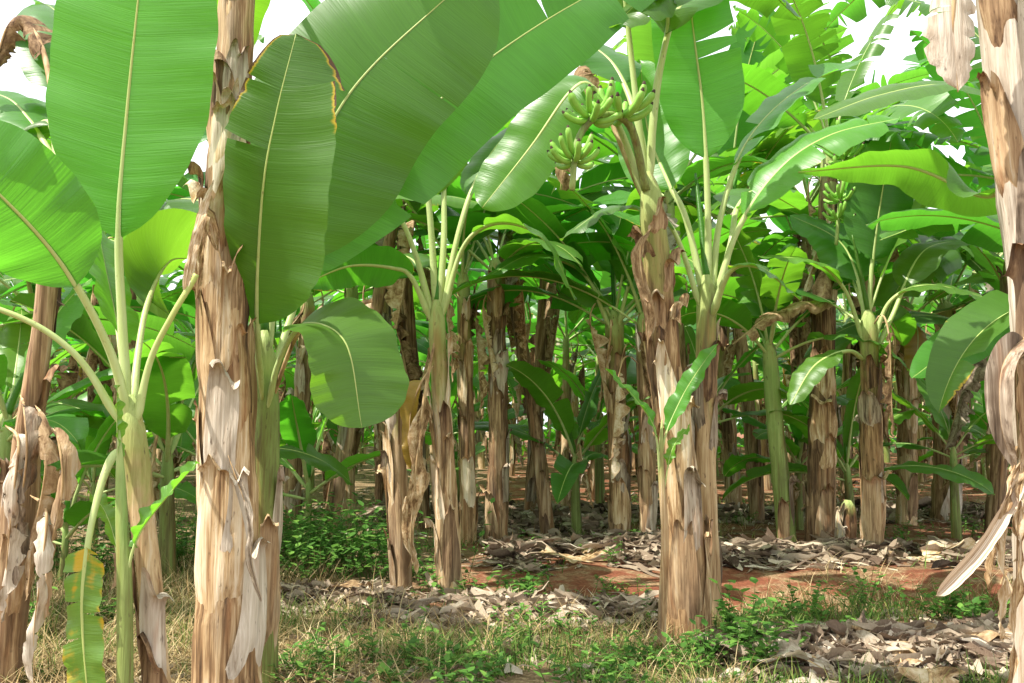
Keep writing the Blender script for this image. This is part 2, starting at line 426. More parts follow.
class Plant:
    def __init__(s, name, label, base, cat='banana plant', group=None):
        s.base = np.asarray(base, float)
        s.root = thing(name, label, cat, s.base, group)
        s.rng = np.random.default_rng(abs(hash(label)) % (2 ** 31) if False else sum(map(ord, label)) * 7 + len(label))

    def stem(s, pts, radii, mat, name='pseudostem', sides=18, rough=0.05, n=None, cap=True, shoulder=True):
        L0 = np.sum(np.linalg.norm(np.diff(np.asarray(pts), axis=0), axis=1))
        n = n or max(12, int(L0 / 0.07))
        PR, L = catmull(np.hstack([np.asarray(pts), np.asarray(radii)[:, None]]), n)
        P, R = PR[:, :3], PR[:, 3]
        zt = np.linspace(0, L, n); ct = min(0.2, 0.2 * L)
        if shoulder: R = R * np.where(zt > L - ct, 1 - 0.62 * np.clip((zt - L + ct) / ct, 0, 1) ** 2, 1)
        s.P, s.R, s.L = P, R, L
        T = nrm(np.gradient(P, axis=0))
        ref = np.tile(np.array([0.0, -1.0, 0.0]), (n, 1))
        N = nrm(ref - (ref * T).sum(1, keepdims=True) * T); S = np.cross(T, N)
        s.T, s.N, s.S = T, N, S
        a = np.linspace(0, 2 * math.pi, sides, endpoint=False)
        z = np.linspace(0, L, n)[:, None]; A = a[None]
        ph = s.rng.uniform(0, 6.28, 6)
        tw = 0.5 * z
        rr = 1 + rough * (0.8 * np.sin(3 * A + tw * 1.3 + ph[0]) + 0.7 * np.sin(5 * A - tw * 2 + ph[1]) + 0.5 * np.sin(2 * A + 5 * z + ph[2]) + 0.35 * np.sin(8 * A + ph[3] + 3 * np.sin(z * 3)))
        # overlapping leaf sheaths: each steps in along a slanting edge
        per = 0.42
        saw = ((z / per + A / (2 * math.pi) + ph[4]) % 1.0)
        rr = rr + rough * 1.6 * (saw ** 3) - rough * 0.5
        V = P[:, None] + (R[:, None] * rr)[..., None] * (S[:, None] * np.cos(a)[None, :, None] + N[:, None] * np.sin(a)[None, :, None])
        fc = grid_faces(n, sides, 0, True)
        if cap: fc.append(tuple(range((n - 1) * sides, n * sides)))
        uv = np.stack([np.tile(np.linspace(0, 1, sides), n), np.repeat(np.linspace(0, 1, n), sides)], 1)
        return mk(name, V.reshape(-1, 3), fc, mat, s.root, uv, base=s.base)

    def at(s, z):
        """stem frame at distance z along the stem"""
        t = np.linspace(0, s.L, len(s.P))
        f = lambda A: np.array([np.interp(z, t, A[:, c]) for c in range(3)])
        return f(s.P), np.interp(z, t, s.R), f(s.T), f(s.N), f(s.S)

    def sheath(s, z0, z1, th, dth, mat, lift=0.012, curl=0.05, cang=2.4, ns=14, nt=9, gapo=0.006, name='dry_sheath', taper=0.68):
        rng = s.rng
        V = np.zeros((ns, nt, 3)); U = np.zeros((ns, nt, 2))
        tc = rng.uniform(0.72, 0.86) if curl else 1.1
        jag = 0.03 * np.sin(np.linspace(0, 7, nt) + rng.uniform(0, 6)) + rng.normal(0, 0.006, nt) + rng.normal(0, 0.05) * np.linspace(-1, 1, nt); ph = rng.uniform(0, 6, 4)
        for i in range(ns):
            t = i / (ns - 1)
            for j in range(nt):
                u = j / (nt - 1) * 2 - 1
                te = min(t, tc)
                z = z0 + (z1 - z0) * te / min(1, tc) + jag[j] * t
                ro = 0.0
                if t > tc:
                    phi = (t - tc) / (1 - tc) * cang
                    z += curl * math.sin(phi); ro = curl * (1 - math.cos(phi))
                w = dth * (1 - taper * t ** 1.6) * (1 + 0.12 * math.sin(7 * t + ph[0]))
                ang = th + 0.5 * w * u + 0.22 * math.sin(3 * t + ph[1])
                P, R, T, N, S = s.at(min(z, s.L))
                r = R * (0.9 + 0.14 * min(1, t / 0.35)) + gapo * (2 * min(1, t / 0.3) - 1) + lift * abs(u) ** 2.5 * (0.4 + t) - 0.012 * abs(u) ** 4 * (1 - t) + 0.004 * math.sin(9 * t + 5 * u + ph[2]) + ro
                V[i, j] = P + r * (S * math.cos(ang) + N * math.sin(ang)) + (T * (z - s.L) if z > s.L else 0)
                U[i, j] = (t * (z1 - z0), u * 0.1 + 0.5)
        return mk(name, V.reshape(-1, 3), grid_faces(ns, nt), mat, s.root, U.reshape(-1, 2), base=s.base)

    def sheaths(s, n, mats, zlo=0.05, zhi=0.97, front=False, big=1.0):
        rng = s.rng
        for i in range(n):
            z0 = s.L * (zlo + (zhi - zlo) * (i + rng.uniform(-.3, .3)) / n) - 0.15
            z0 = max(0.0, z0); ln = rng.uniform(0.3, 0.75) * big * (1 - 0.6 * (z0 / s.L) ** 2)
            if z0 + ln > s.L: ln = max(0.12, s.L - z0)
            th = rng.uniform(0, 6.28) if not front else (math.pi / 2 + rng.normal(0, 1.3))
            s.sheath(z0, z0 + ln, th, rng.uniform(1.1, 2.6), mats[rng.integers(len(mats))], lift=rng.uniform(0.006, 0.03) * big,
                     curl=rng.uniform(0.015, 0.055) * big, cang=rng.uniform(0.8, 2.9))

    def leaf(s, P, N, t0, hw, mat='leaf', rp=0.016, n=56, sub=True, dry=False, **kw):
        """P: spine samples incl. petiole; blade starts at fraction t0"""
        rng = s.rng
        n = len(P); i0 = int(t0 * (n - 1)) if t0 < 1 else n
        matp = M['petiole_dry'] if dry else M['petiole']
        T = nrm(np.gradient(P, axis=0)); Nn = nrm(N - (N * T).sum(1, keepdims=True) * T)
        t = np.linspace(0, 1, n)
        R = rp * (1.0 + 0.95 * np.exp(-t / (0.32 * max(min(t0, .6), .08))) * (0.0 if dry else 1.0)) * np.where(t < t0, 1, (1 - 0.86 * np.clip((t - t0) / (1.0001 - t0), 0, 1) ** 0.8))
        R = R * (0.25 + 0.75 * np.clip(t / 0.09, 0, 1) ** 0.8)
        tv, tf, tu = tube(P - Nn * R[:, None] * 0.45, R, 7, 0.8, Nn)
        if i0 >= n - 2:
            return mk('petiole', tv, tf, matp, s.root, tu, base=s.base)
        bv, bf, bu = blade(P[i0:], N[i0:], hw, rng, **kw)
        nm = 'dead_leaf' if dry else 'leaf'
        if sub:
            o = mk(nm, bv, bf, M[mat], s.root, bu, base=s.base)
            mk('midrib', tv, tf, matp, o, tu, base=s.base)
        else:
            V = np.vstack([bv, tv]); Fc = bf + [tuple(x + len(bv) for x in f) for f in tf]
            o = mk(nm, V, Fc, [M[mat], matp], s.root, np.vstack([bu, tu]), [0] * len(bf) + [1] * len(tf), base=s.base)
        return o

    def pleaf(s, pts, t0, hwpx, face, mat='leaf', rp=None, n=60, **kw):
        """leaf laid out on points measured on the photograph (px, py, depth); face = blade's upper side as (right, up, towards viewer)"""
        Wp = np.array([W(*p) for p in pts]); dm = np.mean([p[2] for p in pts])
        fc = np.array(face, float)
        if fc.ndim == 1: fc = np.tile(fc, (len(pts), 1))
        Nw = np.stack([fc[:, 0], -fc[:, 2], fc[:, 1]], 1)
        PN, L = catmull(np.hstack([Wp, Nw]), n)
        return s.leaf(PN[:, :3], PN[:, 3:], t0, hwpx / F * dm, mat, rp or 0.016, **kw)

    def gleaf(s, O, az, e0, Lp, Lb, hw, bend, mat='leaf', roll=0.0, n=44, pw=1.5, side=0.0, **kw):
        """generic arching leaf"""
        L = Lp + Lb; ds = L / (n - 1); p = np.array(O, float); P = [p.copy()]; Ns = []
        for i in range(n):
            t = i / (n - 1); e = e0 - bend * t ** pw; e = max(e, -1.5)
            azz = az + side * t
            d = np.array([math.cos(azz) * math.cos(e), math.sin(azz) * math.cos(e), math.sin(e)])
            up = np.array([-math.cos(azz) * math.sin(e), -math.sin(azz) * math.sin(e), math.cos(e)])
            sd = np.cross(d, up); r = roll * t
            Ns.append(up * math.cos(r) + sd * math.sin(r))
            if i < n - 1: p = p + d * ds; P.append(p.copy())
        return s.leaf(np.array(P), np.array(Ns), Lp / L, hw, mat, n=n, **kw)

    def fan(s, n, az0=None, L=(1.5, 2.0), hw=(0.24, 0.32), e=(0.35, 1.25), Lp=(0.4, 0.55), tears=(0, 6), sub=True, azs=None, mats=('leaf',), cdrop=0.0, bend=(0.7, 1.5), nu=40):
        rng = s.rng; P, R, T, N, S = s.at(s.L - 0.02)
        az = rng.uniform(0, 6.28) if az0 is None else az0
        for i in range(n):
            k = i / max(1, n - 1)
            A = (az + 2.4 * i + rng.normal(0, 0.25)) if azs is None else azs[i]
            el = e[0] + (e[1] - e[0]) * k + rng.normal(0, 0.1)
            O = P + np.array([math.cos(A), math.sin(A), 0]) * R * 0.5 * (1 - 0.6 * k) + np.array([0, 0, -0.18 * (1 - k) - 0.02])
            nt = int(rng.integers(tears[0], tears[1] + 1)); nt2 = int(rng.integers(tears[0], tears[1] + 1))
            s.gleaf(O, A, el, rng.uniform(*Lp), rng.uniform(*L), rng.uniform(*hw), rng.uniform(*bend) * (1.1 - 0.45 * k), mats[rng.integers(len(mats))],
                    roll=rng.normal(0, 0.45), side=rng.normal(0, 0.25), tears=(nt, nt2), sub=sub, rp=rng.uniform(0.014, 0.019),
                    a=rng.uniform(0.15, 0.5), b=rng.uniform(0.2, 0.5), ripple=rng.uniform(0.006, 0.018), nu=max(nu, 2 * max(nt, nt2)))

    def skirt(s, n, mats=('dry', 'dry_brown'), zr=(0.75, 1.0), L=(0.7, 1.3), hw=(0.07, 0.14), sub=True, azs=None):
        """dead leaves folded down along the stem"""
        rng = s.rng
        for i in range(n):
            z = s.L * rng.uniform(*zr); P, R, T, N, S = s.at(z)
            A = rng.uniform(0, 6.28) if azs is None else azs[i]
            d = np.array([math.cos(A), math.sin(A), 0.0]); ln = min(rng.uniform(*L), P[2] - s.base[2] - 0.15)
            out = rng.uniform(0.1, 0.3); sway = rng.normal(0, 0.08, 2)
            pts = [P + d * R * 0.7, P + d * (R + out * 0.6) + [0, 0, 0.10], P + d * (R + out) + [0, 0, -0.12],
                   P + d * (R + out * 0.8) + [sway[0], sway[1], -0.5 * ln], P + d * (R + out * 0.55) + [sway[0] * 2, sway[1] * 2, -ln]]
            PN, _ = catmull(np.hstack([np.array(pts), np.tile(d + [0, 0, 0.2], (5, 1))]), 34)
            s.leaf(PN[:, :3], PN[:, 3:], 0.3, rng.uniform(*hw), mats[rng.integers(len(mats))], rp=0.011, dry=True, sub=sub,
                   a=-0.5, b=rng.uniform(0.4, 0.9), crumple=0.02, ripple=0.02, tears=(int(rng.integers(2, 7)), int(rng.integers(2, 7))), nu=30, ragged=0.5, gap=0.05)

    def spear(s, ln=1.0):
        """the rolled new leaf in the heart of the crown"""
        P, R, T, N, S = s.at(s.L - 0.03); rng = s.rng
        d = nrm(np.array([rng.normal(0, .12), rng.normal(0, .12), 1.0]))
        t = np.linspace(0, 1, 14)
        pts = P + d * (t * ln)[:, None] + np.array([rng.normal(0, .06), rng.normal(0, .06), 0]) * (t ** 2)[:, None]
        v, f, u = tube(pts, 0.022 * (1 - 0.75 * t ** 2) + 0.002, 9)
        mk('leaf_spear', v, f, M['leaf_light'], s.root, u, base=s.base)

    def bunch(s, path, hands, r=0.1, flen=0.17, per=9):
        """bunch of green bananas: stalk plus single fruits"""
        rng = s.rng
        P, L = catmull(np.array(path), 30)
        v, f, u = tube(P, np.linspace(0.028, 0.018, 30), 9)
        b = mk('fruit_bunch', v, f, M['stem_green'], s.root, u, base=s.base)
        t = np.linspace(0, 1, 12)
        # one fruit, curved, along +x then up
        ang = t * 1.25
        cx, cz = flen * 0.8 * np.sin(ang), flen * 0.8 * (1 - np.cos(ang))
        sp_ = np.stack([cx, 0 * cx, cz], 1)
        rad = 0.0225 * np.clip(np.minimum(0.35 + t * 4.5, 1) * np.minimum(1, (1.02 - t) * 5.5), 0.28, 1)
        fv, ff, fu = tube(sp_, rad, 6)
        mi = [1 if (i // 6) >= 10 and i < 66 else 0 for i in range(len(ff))]; mi[-1] = 1
        me = None
        for h in range(hands):
            q = 0.42 + 0.46 * h / max(1, hands - 1)
            idx = int(q * 29); c = P[idx]; a0 = rng.uniform(0, 6.28); sz = 1.0 - 0.3 * h / hands
            for i in range(per):
                A = a0 + (i - per / 2) * (5.9 / per) + rng.normal(0, 0.06)
                row = i % 3 / 1.5
                if me is None:
                    o = mk('banana', fv, ff, [M['fruit'], M['tip']], b, fu, mi); me = o.data
                else:
                    o = bpy.data.objects.new('banana', me); COL.objects.link(o); o.parent = b
                o.location = tuple(c - s.base + np.array([math.cos(A), math.sin(A), 0]) * 0.02 + [0, 0, 0.03 * row])
                o.rotation_euler = (rng.normal(0, 0.12), rng.uniform(-0.05, 0.45) - 0.3 * row, A)
                o.scale = (sz * rng.uniform(.9, 1.1),) * 3
        return b


def base_at(px, py, d):
    p = W(px, py, d); p[2] = float(gh(p[0], p[1])) - 0.02; return p


def pstem(pl, pts, mat, rough=0.05, sides=20):
    Wp = [W(p[0], p[1], p[2]) for p in pts]; R = [p[3] / F * p[2] for p in pts]
    Wp[0] = pl.base.copy()
    return pl.stem(Wp, R, mat, rough=rough, sides=sides)


#HERO
#REST
SH = {'dry': 'sh_tan', 'dry_brown': 'sh_brown', 'dry_grey': 'sh_grey'}
# ------------------------------------------------------------------ plants near enough to be told apart
HERO = []           # (x, y, landmark words, min spacing)


def hero(label, px, py, d, mark=None, cat='banana plant', name='banana_plant', group=None):
    b = base_at(px, py, d); HERO.append((b[0], b[1], mark))
    return Plant(name, label, b, cat, group)


UP = (0, 1, 0.25); CAM = (0, 0.1, 1); UND = (0, 0.55, -0.8)

# --- young plant with fanned petioles, left foreground
p = hero('young banana plant in the left foreground with broad upright leaf and fanned bare petioles', 163, 705, 3.6, 'left foreground plant')
pstem(p, [(163, 705, 3.6, 13), (151, 600, 3.6, 12), (143, 520, 3.6, 12), (135, 450, 3.6, 13), (129, 395, 3.6, 13)], M['stem_mix'])
p.sheath(0.0, 0.42, 1.5, 2.4, M['sh_brown'], lift=0.01, curl=0.03)
p.sheath(0.22, 0.62, 1.1, 2.2, M['sh_grey'], lift=0.01, curl=0.04)
p.sheath(0.25, 0.75, 3.0, 1.6, M['sh_brown'], lift=0.01, curl=0.04)
p.pleaf([(127, 425, 3.6), (121, 320, 3.6), (118, 225, 3.58), (127, 110, 3.5), (138, 0, 3.4), (150, -110, 3.3)], 0.36, 93, (-0.12, 0.15, 1), 'leaf_light', rp=0.017, a=0.12, b=0.1, ripple=0.008, sb=0.42, tip=3)
p.pleaf([(128, 425, 3.58), (108, 350, 3.5), (62, 265, 3.35), (0, 195, 3.2), (-75, 130, 3.1)], 0.45, 66, (-0.35, 0.4, 0.85), 'leaf_light', rp=0.015, a=0.1, b=0.12, ripple=0.008)
p.pleaf([(126, 430, 3.6), (75, 352, 3.5), (0, 308, 3.4), (-110, 290, 3.3), (-190, 320, 3.3)], 0.5, 55, (0, 1, 0.35), rp=0.013, a=0.3, b=0.3)
p.pleaf([(132, 425, 3.6), (137, 360, 3.75), (148, 300, 3.95), (168, 262, 4.3), (190, 258, 4.8)], 0.42, 60, (-0.4, .5, -0.8), rp=0.012, a=0.4, b=0.3)
p.pleaf([(130, 420, 3.62), (118, 330, 3.9), (106, 270, 4.1), (97, 222, 4.3)], 0.35, 32, (1, 0.1, 0.35), rp=0.01, a=0.3, b=0.2)
p.pleaf([(135, 425, 3.58), (150, 360, 3.55), (172, 315, 3.5), (190, 285, 3.5), (196, 274, 3.5)], 1.0, 10, CAM, rp=0.012)
p.pleaf([(184, 300, 3.5), (191, 255, 3.5), (199, 225, 3.52), (214, 180, 3.6)], 0.05, 5, (0.3, 0, 1), 'dry', dry=True, rp=0.003, crumple=0.004)
p.pleaf([(128, 448, 3.58), (113, 455, 3.5), (99, 490, 3.45), (87, 548, 3.4), (82, 620, 3.4), (92, 740, 3.42)], 0.4, 19, (0.1, 0.1, 1), 'leaf_yellow', rp=0.012, a=0.3, b=0.2, sb=0.05, tip=5, tears=(4, 3), gap=0.02, ragged=0.1)

s = hero('slim green banana sucker at the foot of the left foreground plant', 128, 705, 3.45, cat='banana sucker', name='banana_sucker')
pstem(s, [(128, 705, 3.45, 8), (125, 600, 3.45, 7.5), (122, 520, 3.45, 6), (119, 430, 3.45, 3)], M['stem_green'], 0.02, 12)
s.pleaf([(124, 580, 3.45), (138, 535, 3.42), (168, 495, 3.38), (198, 462, 3.35)], 0.25, 13, (-0.5, 0.8, 0.5), 'leaf_light', rp=0.007, a=0.5, b=0.1)
s.pleaf([(122, 590, 3.45), (116, 545, 3.5), (104, 510, 3.6), (88, 492, 3.7)], 0.3, 10, (0.3, 1, 0.2), 'leaf_light', rp=0.005, a=0.5, b=0.1)
s.pleaf([(121, 470, 3.45), (118, 440, 3.45), (117, 400, 3.45), (118, 385, 3.45)], 0.1, 6, (1, 0, 0.4), 'leaf_light', rp=0.005, a=0.9, b=0.0)

# --- stem at the left edge with a collapsed skirt
p = hero('leaning banana plant at the left edge wrapped in a drooping skirt of grey dead leaves', 2, 690, 4.6, 'left edge stem')
pstem(p, [(2, 690, 4.6, 17), (16, 560, 4.6, 16), (29, 430, 4.6, 13), (42, 330, 4.6, 10), (52, 240, 4.6, 10), (60, 150, 4.6, 8)], M['stem_brown'])
p.sheaths(9, [M['sh_brown'], M['sh_grey'], M['sh_brown']], front=True, big=.7)
for q in range(5):
    x = [20, 35, 48, 5, 30][q]; y = [440, 450, 470, 470, 540][q]
    p.pleaf([(x, y - 45, 4.55), (x + 4 + 3 * q, y - 30, 4.4), (x + 6 + 4 * q % 9, y + 20, 4.36), (x + 2 * q - 4, y + 90, 4.42), (x - 12 + q * 4, y + 150, 4.45)], 0.15, [13, 16, 12, 14, 11][q],
            (0.2 * q - 0.3, 0.2, 1), ['sh_grey', 'dry_brown', 'sh_brown', 'sh_grey', 'sh_grey'][q], dry=True, rp=0.008, a=-0.3, b=0.6, crumple=0.02, tears=(3, 4), ragged=0.5, gap=0.05)
p.pleaf([(58, 165, 4.6), (30, 120, 4.9), (0, 95, 5.1), (-60, 90, 5.3)], 0.25, 38, (0.1, 0.9, 0.5), a=0.2, b=0.4)
p.pleaf([(58, 165, 4.6), (46, 120, 4.8), (10, 160, 5.0), (-40, 230, 5.2)], 0.25, 40, (-0.3, 0.9, 0.5), a=0.2, b=0.4)
p.pleaf([(60, 165, 4.6), (45, 60, 4.8), (25, 20, 4.9), (5, 30, 4.9), (-10, 90, 4.9)], 0.5, 22, (-0.3, 0.6, 0.7), 'dry_brown', dry=True, a=-0.2, b=0.7, crumple=0.03, tears=(7, 7), ragged=0.4)
p.pleaf([(60, 170, 4.6), (100, 90, 5.2), (150, 130, 5.6), (200, 200, 5.8)], 0.35, 40, (0.3, 0.9, 0.5), a=0.2, b=0.4, tears=(2, 1))
p.fan(2, L=(1.5, 1.9), azs=[2.6, 1.9], e=(0.5, 1.1))

# --- the thick pale trunk
p = hero('thickest pale tan banana trunk in the left foreground, with peeling dry sheaths', 228, 715, 4.1, 'thick pale trunk')
pstem(p, [(228, 715, 4.1, 33), (230, 560, 4.1, 30), (227, 400, 4.1, 25.5), (223, 260, 4.1, 22), (230, 130, 4.1, 19.5), (238, 0, 4.1, 17), (244, -130, 4.1, 14)], M['stem_tan'], 0.045, 28)
T_ = [M['sh_tan'], M['sh_grey'], M['sh_tan']]
for (py, ln, th, dth, lift, curl, ca, mt) in [
        (640, .75, 1.9, 2.2, .01, .03, 1.6, 'dry'), (690, .62, 0.6, 1.7, .012, .03, 2.2, 'dry_grey'), (600, .5, 1.2, 1.0, .018, .04, 2.6, 'dry_grey'),
        (560, .62, 2.6, 1.5, .008, .02, 1.2, 'dry'), (505, .5, 1.5, 1.5, .012, .045, 2.7, 'dry_grey'), (470, .55, 0.5, 1.5, .015, .03, 1.8, 'dry'),
        (440, .62, 2.3, 1.4, .012, .03, 2.4, 'dry'), (400, .5, 1.1, 1.2, .016, .05, 2.8, 'dry'), (370, .55, 0.3, 1.4, .02, .03, 2.0, 'dry_brown'),
        (330, .5, 1.9, 1.6, .012, .05, 2.9, 'dry'), (300, .48, 2.9, 1.2, .02, .04, 2.0, 'dry_brown'), (290, .4, 1.0, 1.3, .02, .06, 2.7, 'dry'),
        (230, .5, 1.4, 1.8, .01, .03, 2.2, 'dry_grey'), (190, .42, 2.4, 1.3, .014, .06, 2.6, 'dry'), (215, .4, 1.3, 2.2, .006, .03, 2.0, 'dry'), (170, .4, 2.0, 2.0, .008, .04, 2.4, 'dry_brown'), (150, .35, 0.9, 1.6, .01, .03, 2.0, 'dry_grey'), (120, .5, 1.7, 2.0, .006, .012, 0.6, 'dry_brown'), (60, .4, 2.2, 1.8, .006, .02, 1.5, 'dry')]:
    z = p.L * (715 - py) / 845
    p.sheath(max(0, z), z + ln, th, dth, M[SH[mt]], lift, curl, ca, ns=18, nt=11)
p.pleaf([(222, 262, 3.98), (206, 215, 3.93), (202, 240, 3.9), (196, 300, 3.9)], 0.1, 7, (0.2, 0, 1), 'dry', dry=True, rp=0.006, crumple=0.008)
p.pleaf([(228, 455, 3.96), (250, 520, 3.9), (252, 560, 3.9), (262, 600, 3.95)], 0.1, 3, (0.2, 0, 1), 'dry_grey', dry=True, rp=0.003, crumple=0.01)
p.fan(3, L=(1.7, 2.2), e=(0.4, 1.1), azs=[1.9, 0.3, -1.0], tears=(0, 3))

# --- sucker right behind it that carries the big leaves of the upper left
p = hero('green banana sucker behind the thick pale trunk, carrying the huge overlapping leaves overhead', 262, 690, 4.5, 'big-leaved sucker')
pstem(p, [(262, 690, 4.5, 15), (264, 560, 4.48, 14), (266, 420, 4.45, 13), (264, 330, 4.4, 10)], M['stem_green'], 0.03)
p.sheath(0.1, 0.8, 1.0, 2.0, M['sh_brown'], 0.01, 0.03); p.sheath(0.5, 1.0, 0.5, 1.2, M['sh_grey'], 0.014, 0.03)
p.pleaf([(262, 400, 4.38), (257, 312, 4.1), (263, 190, 3.85), (277, 110, 3.8), (296, 34, 3.8)], 0.24, 66, (0.1, 0.05, 1), 'leaf_tip', a=0.12, b=0.08, ripple=0.014, sb=0.3, sbl=0.62, tip=2.2, te=0.5, asym=0.26, ragged=0.04, tears=(2, 1), gap=0.012, rp=0.013)
p.pleaf([(266, 410, 4.4), (277, 362, 4.32), (303, 324, 4.2), (345, 342, 4.08), (362, 428, 4.05)], 0.42, 56, [(0, 1, 0.4), (-.5, .8, 0.4), (-0.3, 1, .4), (0.5, .8, .6), (0.6, 0.3, 1)], a=0.3, b=0.12, ripple=0.01, sb=0.2, tip=4, rp=0.014)
p.pleaf([(264, 390, 4.45), (286, 235, 4.5), (345, 100, 4.5), (435, 8, 4.5), (486, -30, 4.5)], 0.25, 94, (0.35, 0.3, 0.9), 'leaf', a=0.1, b=0.12, ripple=0.01, sb=0.3, tip=3.6, te=0.6, tears=(1, 1), gap=0.01)
p.pleaf([(266, 390, 4.5), (322, 240, 4.9), (400, 140, 5.05), (485, 62, 5.15), (592, -6, 5.25), (690, -45, 5.3)], 0.2, 66, (0.4, 0.35, 0.85), 'leaf', a=0.12, b=0.12, ripple=0.02, sb=0.3, tip=3, tears=(2, 2), gap=0.012)
p.pleaf([(264, 400, 4.45), (252, 300, 4.7), (215, 210, 5.0), (160, 205, 5.3), (110, 260, 5.5)], 0.4, 36, (-0.2, 0.9, 0.3), a=0.2, b=0.4, tears=(2, 2))
p.pleaf([(268, 410, 4.45), (300, 330, 4.3), (340, 310, 4.3), (372, 300, 4.35)], 1.0, 5, CAM, rp=0.011, dry=True)
p.spear(0.9)

# --- middle-left plant, slender, pale crown
p = hero('slender banana plant left of centre with pale candelabra of petioles and orange base', 449, 590, 7.1, 'slender candelabra stem')
pstem(p, [(449, 590, 7.1, 12.5), (447, 520, 7.1, 11.5), (442, 420, 7.1, 9.5), (438, 350, 7.1, 8.5), (436, 300, 7.1, 9)], M['stem_mix'])
p.sheaths(9, [M['sh_tan'], M['sh_brown'], M['sh_tan']], front=True, zhi=0.75)
g = dict(a=0.25, b=0.3)
p.pleaf([(434, 318, 7.1), (412, 240, 7.0), (384, 192, 6.9), (345, 165, 6.7), (300, 180, 6.5)], 0.45, 44, (-0.2, 1, 0.2), rp=0.024, **g)
p.pleaf([(432, 322, 7.1), (412, 278, 7.0), (394, 268, 6.95), (350, 266, 6.8), (304, 284, 6.7)], 0.32, 23, (0, .5, -.85), 'leaf_aged', rp=0.02, **g)
p.pleaf([(437, 318, 7.1), (431, 230, 7.1), (426, 160, 7.1), (432, 90, 7.0), (445, 10, 6.9)], 0.4, 50, (0.1, 0, 1), 'leaf_light', rp=0.024, **g)
p.pleaf([(437, 318, 7.1), (443, 240, 7.1), (446, 150, 7.2), (472, 80, 7.4), (530, 40, 7.6)], 0.5, 42, (-0.4, .7, .6), rp=0.022, **g)
p.pleaf([(439, 318, 7.1), (458, 230, 7.1), (478, 175, 7.2), (512, 130, 7.4), (560, 110, 7.6)], 0.45, 34, (-0.3, 0.9, 0.4), rp=0.024, **g)
p.pleaf([(440, 320, 7.1), (463, 245, 7.0), (500, 222, 6.9), (545, 240, 6.8), (575, 300, 6.8)], 0.4, 30, (0.2, 1, 0.2), rp=0.022, tears=(2, 2), **g)
p.pleaf([(434, 320, 7.1), (420, 270, 7.3), (400, 255, 7.6), (370, 265, 7.9)], 0.4, 30, (0, 1, 0.2), rp=0.02, **g)
p.pleaf([(436, 335, 7.05), (425, 395, 6.95), (417, 460, 6.93), (411, 530, 6.95), (412, 565, 7)], 0.3, 8, (0.3, 0, 1), 'dry', dry=True, rp=0.014, crumple=0.02)
p.pleaf([(434, 365, 7.05), (420, 385, 6.95), (410, 420, 6.95), (412, 470, 7)], 0.2, 13, (0.4, 0, 1), 'leaf_gold', dry=True, rp=0.008, crumple=0.02, a=-.2, b=.5)
p.spear(1.0)

p = hero('grey cut banana stump left of the slender candelabra stem, top rotted off', 402, 583, 7.3, None, 'banana stump', 'banana_stump')
pstem(p, [(402, 583, 7.3, 11), (399, 500, 7.3, 10), (396, 430, 7.3, 9), (394, 380, 7.3, 9)], M['stem_brown'], 0.07)
p.sheaths(7, [M['sh_grey'], M['sh_tan'], M['sh_brown']], front=True)
p.pleaf([(396, 400, 7.2), (412, 420, 7.1), (418, 470, 7.08), (410, 540, 7.1), (414, 570, 7.1)], 0.1, 8, (0.5, 0, 1), 'dry', dry=True, rp=0.008, crumple=0.03, ragged=0.6)

# --- pair of dark stems left of centre
p = hero('thin upright banana plant between the slender candelabra stem and a darker shaggy trunk', 468, 532, 10.4, None)
pstem(p, [(468, 532, 10.4, 8.5), (467, 450, 10.4, 8), (465, 360, 10.4, 7), (463, 270, 10.4, 6.5)], M['stem_mix'])
p.sheaths(8, [M['sh_brown'], M['sh_tan']], front=True); p.skirt(2, zr=(.85, 1)); p.fan(7, tears=(0, 8)); p.spear()
p = hero('dark brown shaggy banana plant standing left of centre behind the slender candelabra stem', 496, 532, 10.4, 'dark shaggy stem')
pstem(p, [(496, 532, 10.4, 11.5), (498, 450, 10.4, 10), (497, 350, 10.4, 9), (495, 258, 10.4, 8)], M['stem_brown'], 0.07)
p.sheaths(12, [M['sh_brown'], M['sh_brown'], M['sh_grey']], front=True); p.skirt(4, zr=(.8, 1)); p.fan(8, tears=(0, 8))

# --- centre plant
p = hero('banana plant right of centre with open crown of pale petioles, behind the leaning double trunk', 620, 541, 10.1, 'open-crowned centre stem')
pstem(p, [(620, 541, 10.1, 11), (619, 470, 10.1, 10.5), (616, 390, 10.1, 9.5), (614, 310, 10.1, 9.5)], M['stem_mix'], 0.06)
p.sheaths(10, [M['sh_brown'], M['sh_tan'], M['sh_grey']], front=True, zhi=0.8)
p.skirt(2, zr=(.85, 1), azs=[3.6, 4.4])
p.fan(9, tears=(0, 4), L=(1.5, 1.9), e=(0.45, 1.35)); p.spear()
p.pleaf([(612, 330, 10.05), (590, 280, 9.9), (566, 262, 9.8), (530, 255, 9.6), (490, 275, 9.4)], 0.35, 24, (0, 1, 0.3), rp=0.026, a=.3, b=.4)
p.pleaf([(616, 330, 10.05), (630, 280, 9.9), (650, 262, 9.8), (700, 270, 9.6)], 0.35, 24, (0, 1, 0.3), rp=0.026, a=.3, b=.4)
p = hero('grey-brown banana plant close behind the leaning double trunk, half hidden by it', 647, 545, 9.9, None)
pstem(p, [(650, 545, 9.9, 8.5), (648, 470, 9.9, 8), (645, 390, 9.9, 7.5), (643, 310, 9.9, 7)], M['stem_brown'], 0.06)
p.sheaths(7, [M['sh_grey'], M['sh_brown']]); p.skirt(3); p.fan(6, tears=(0, 6))

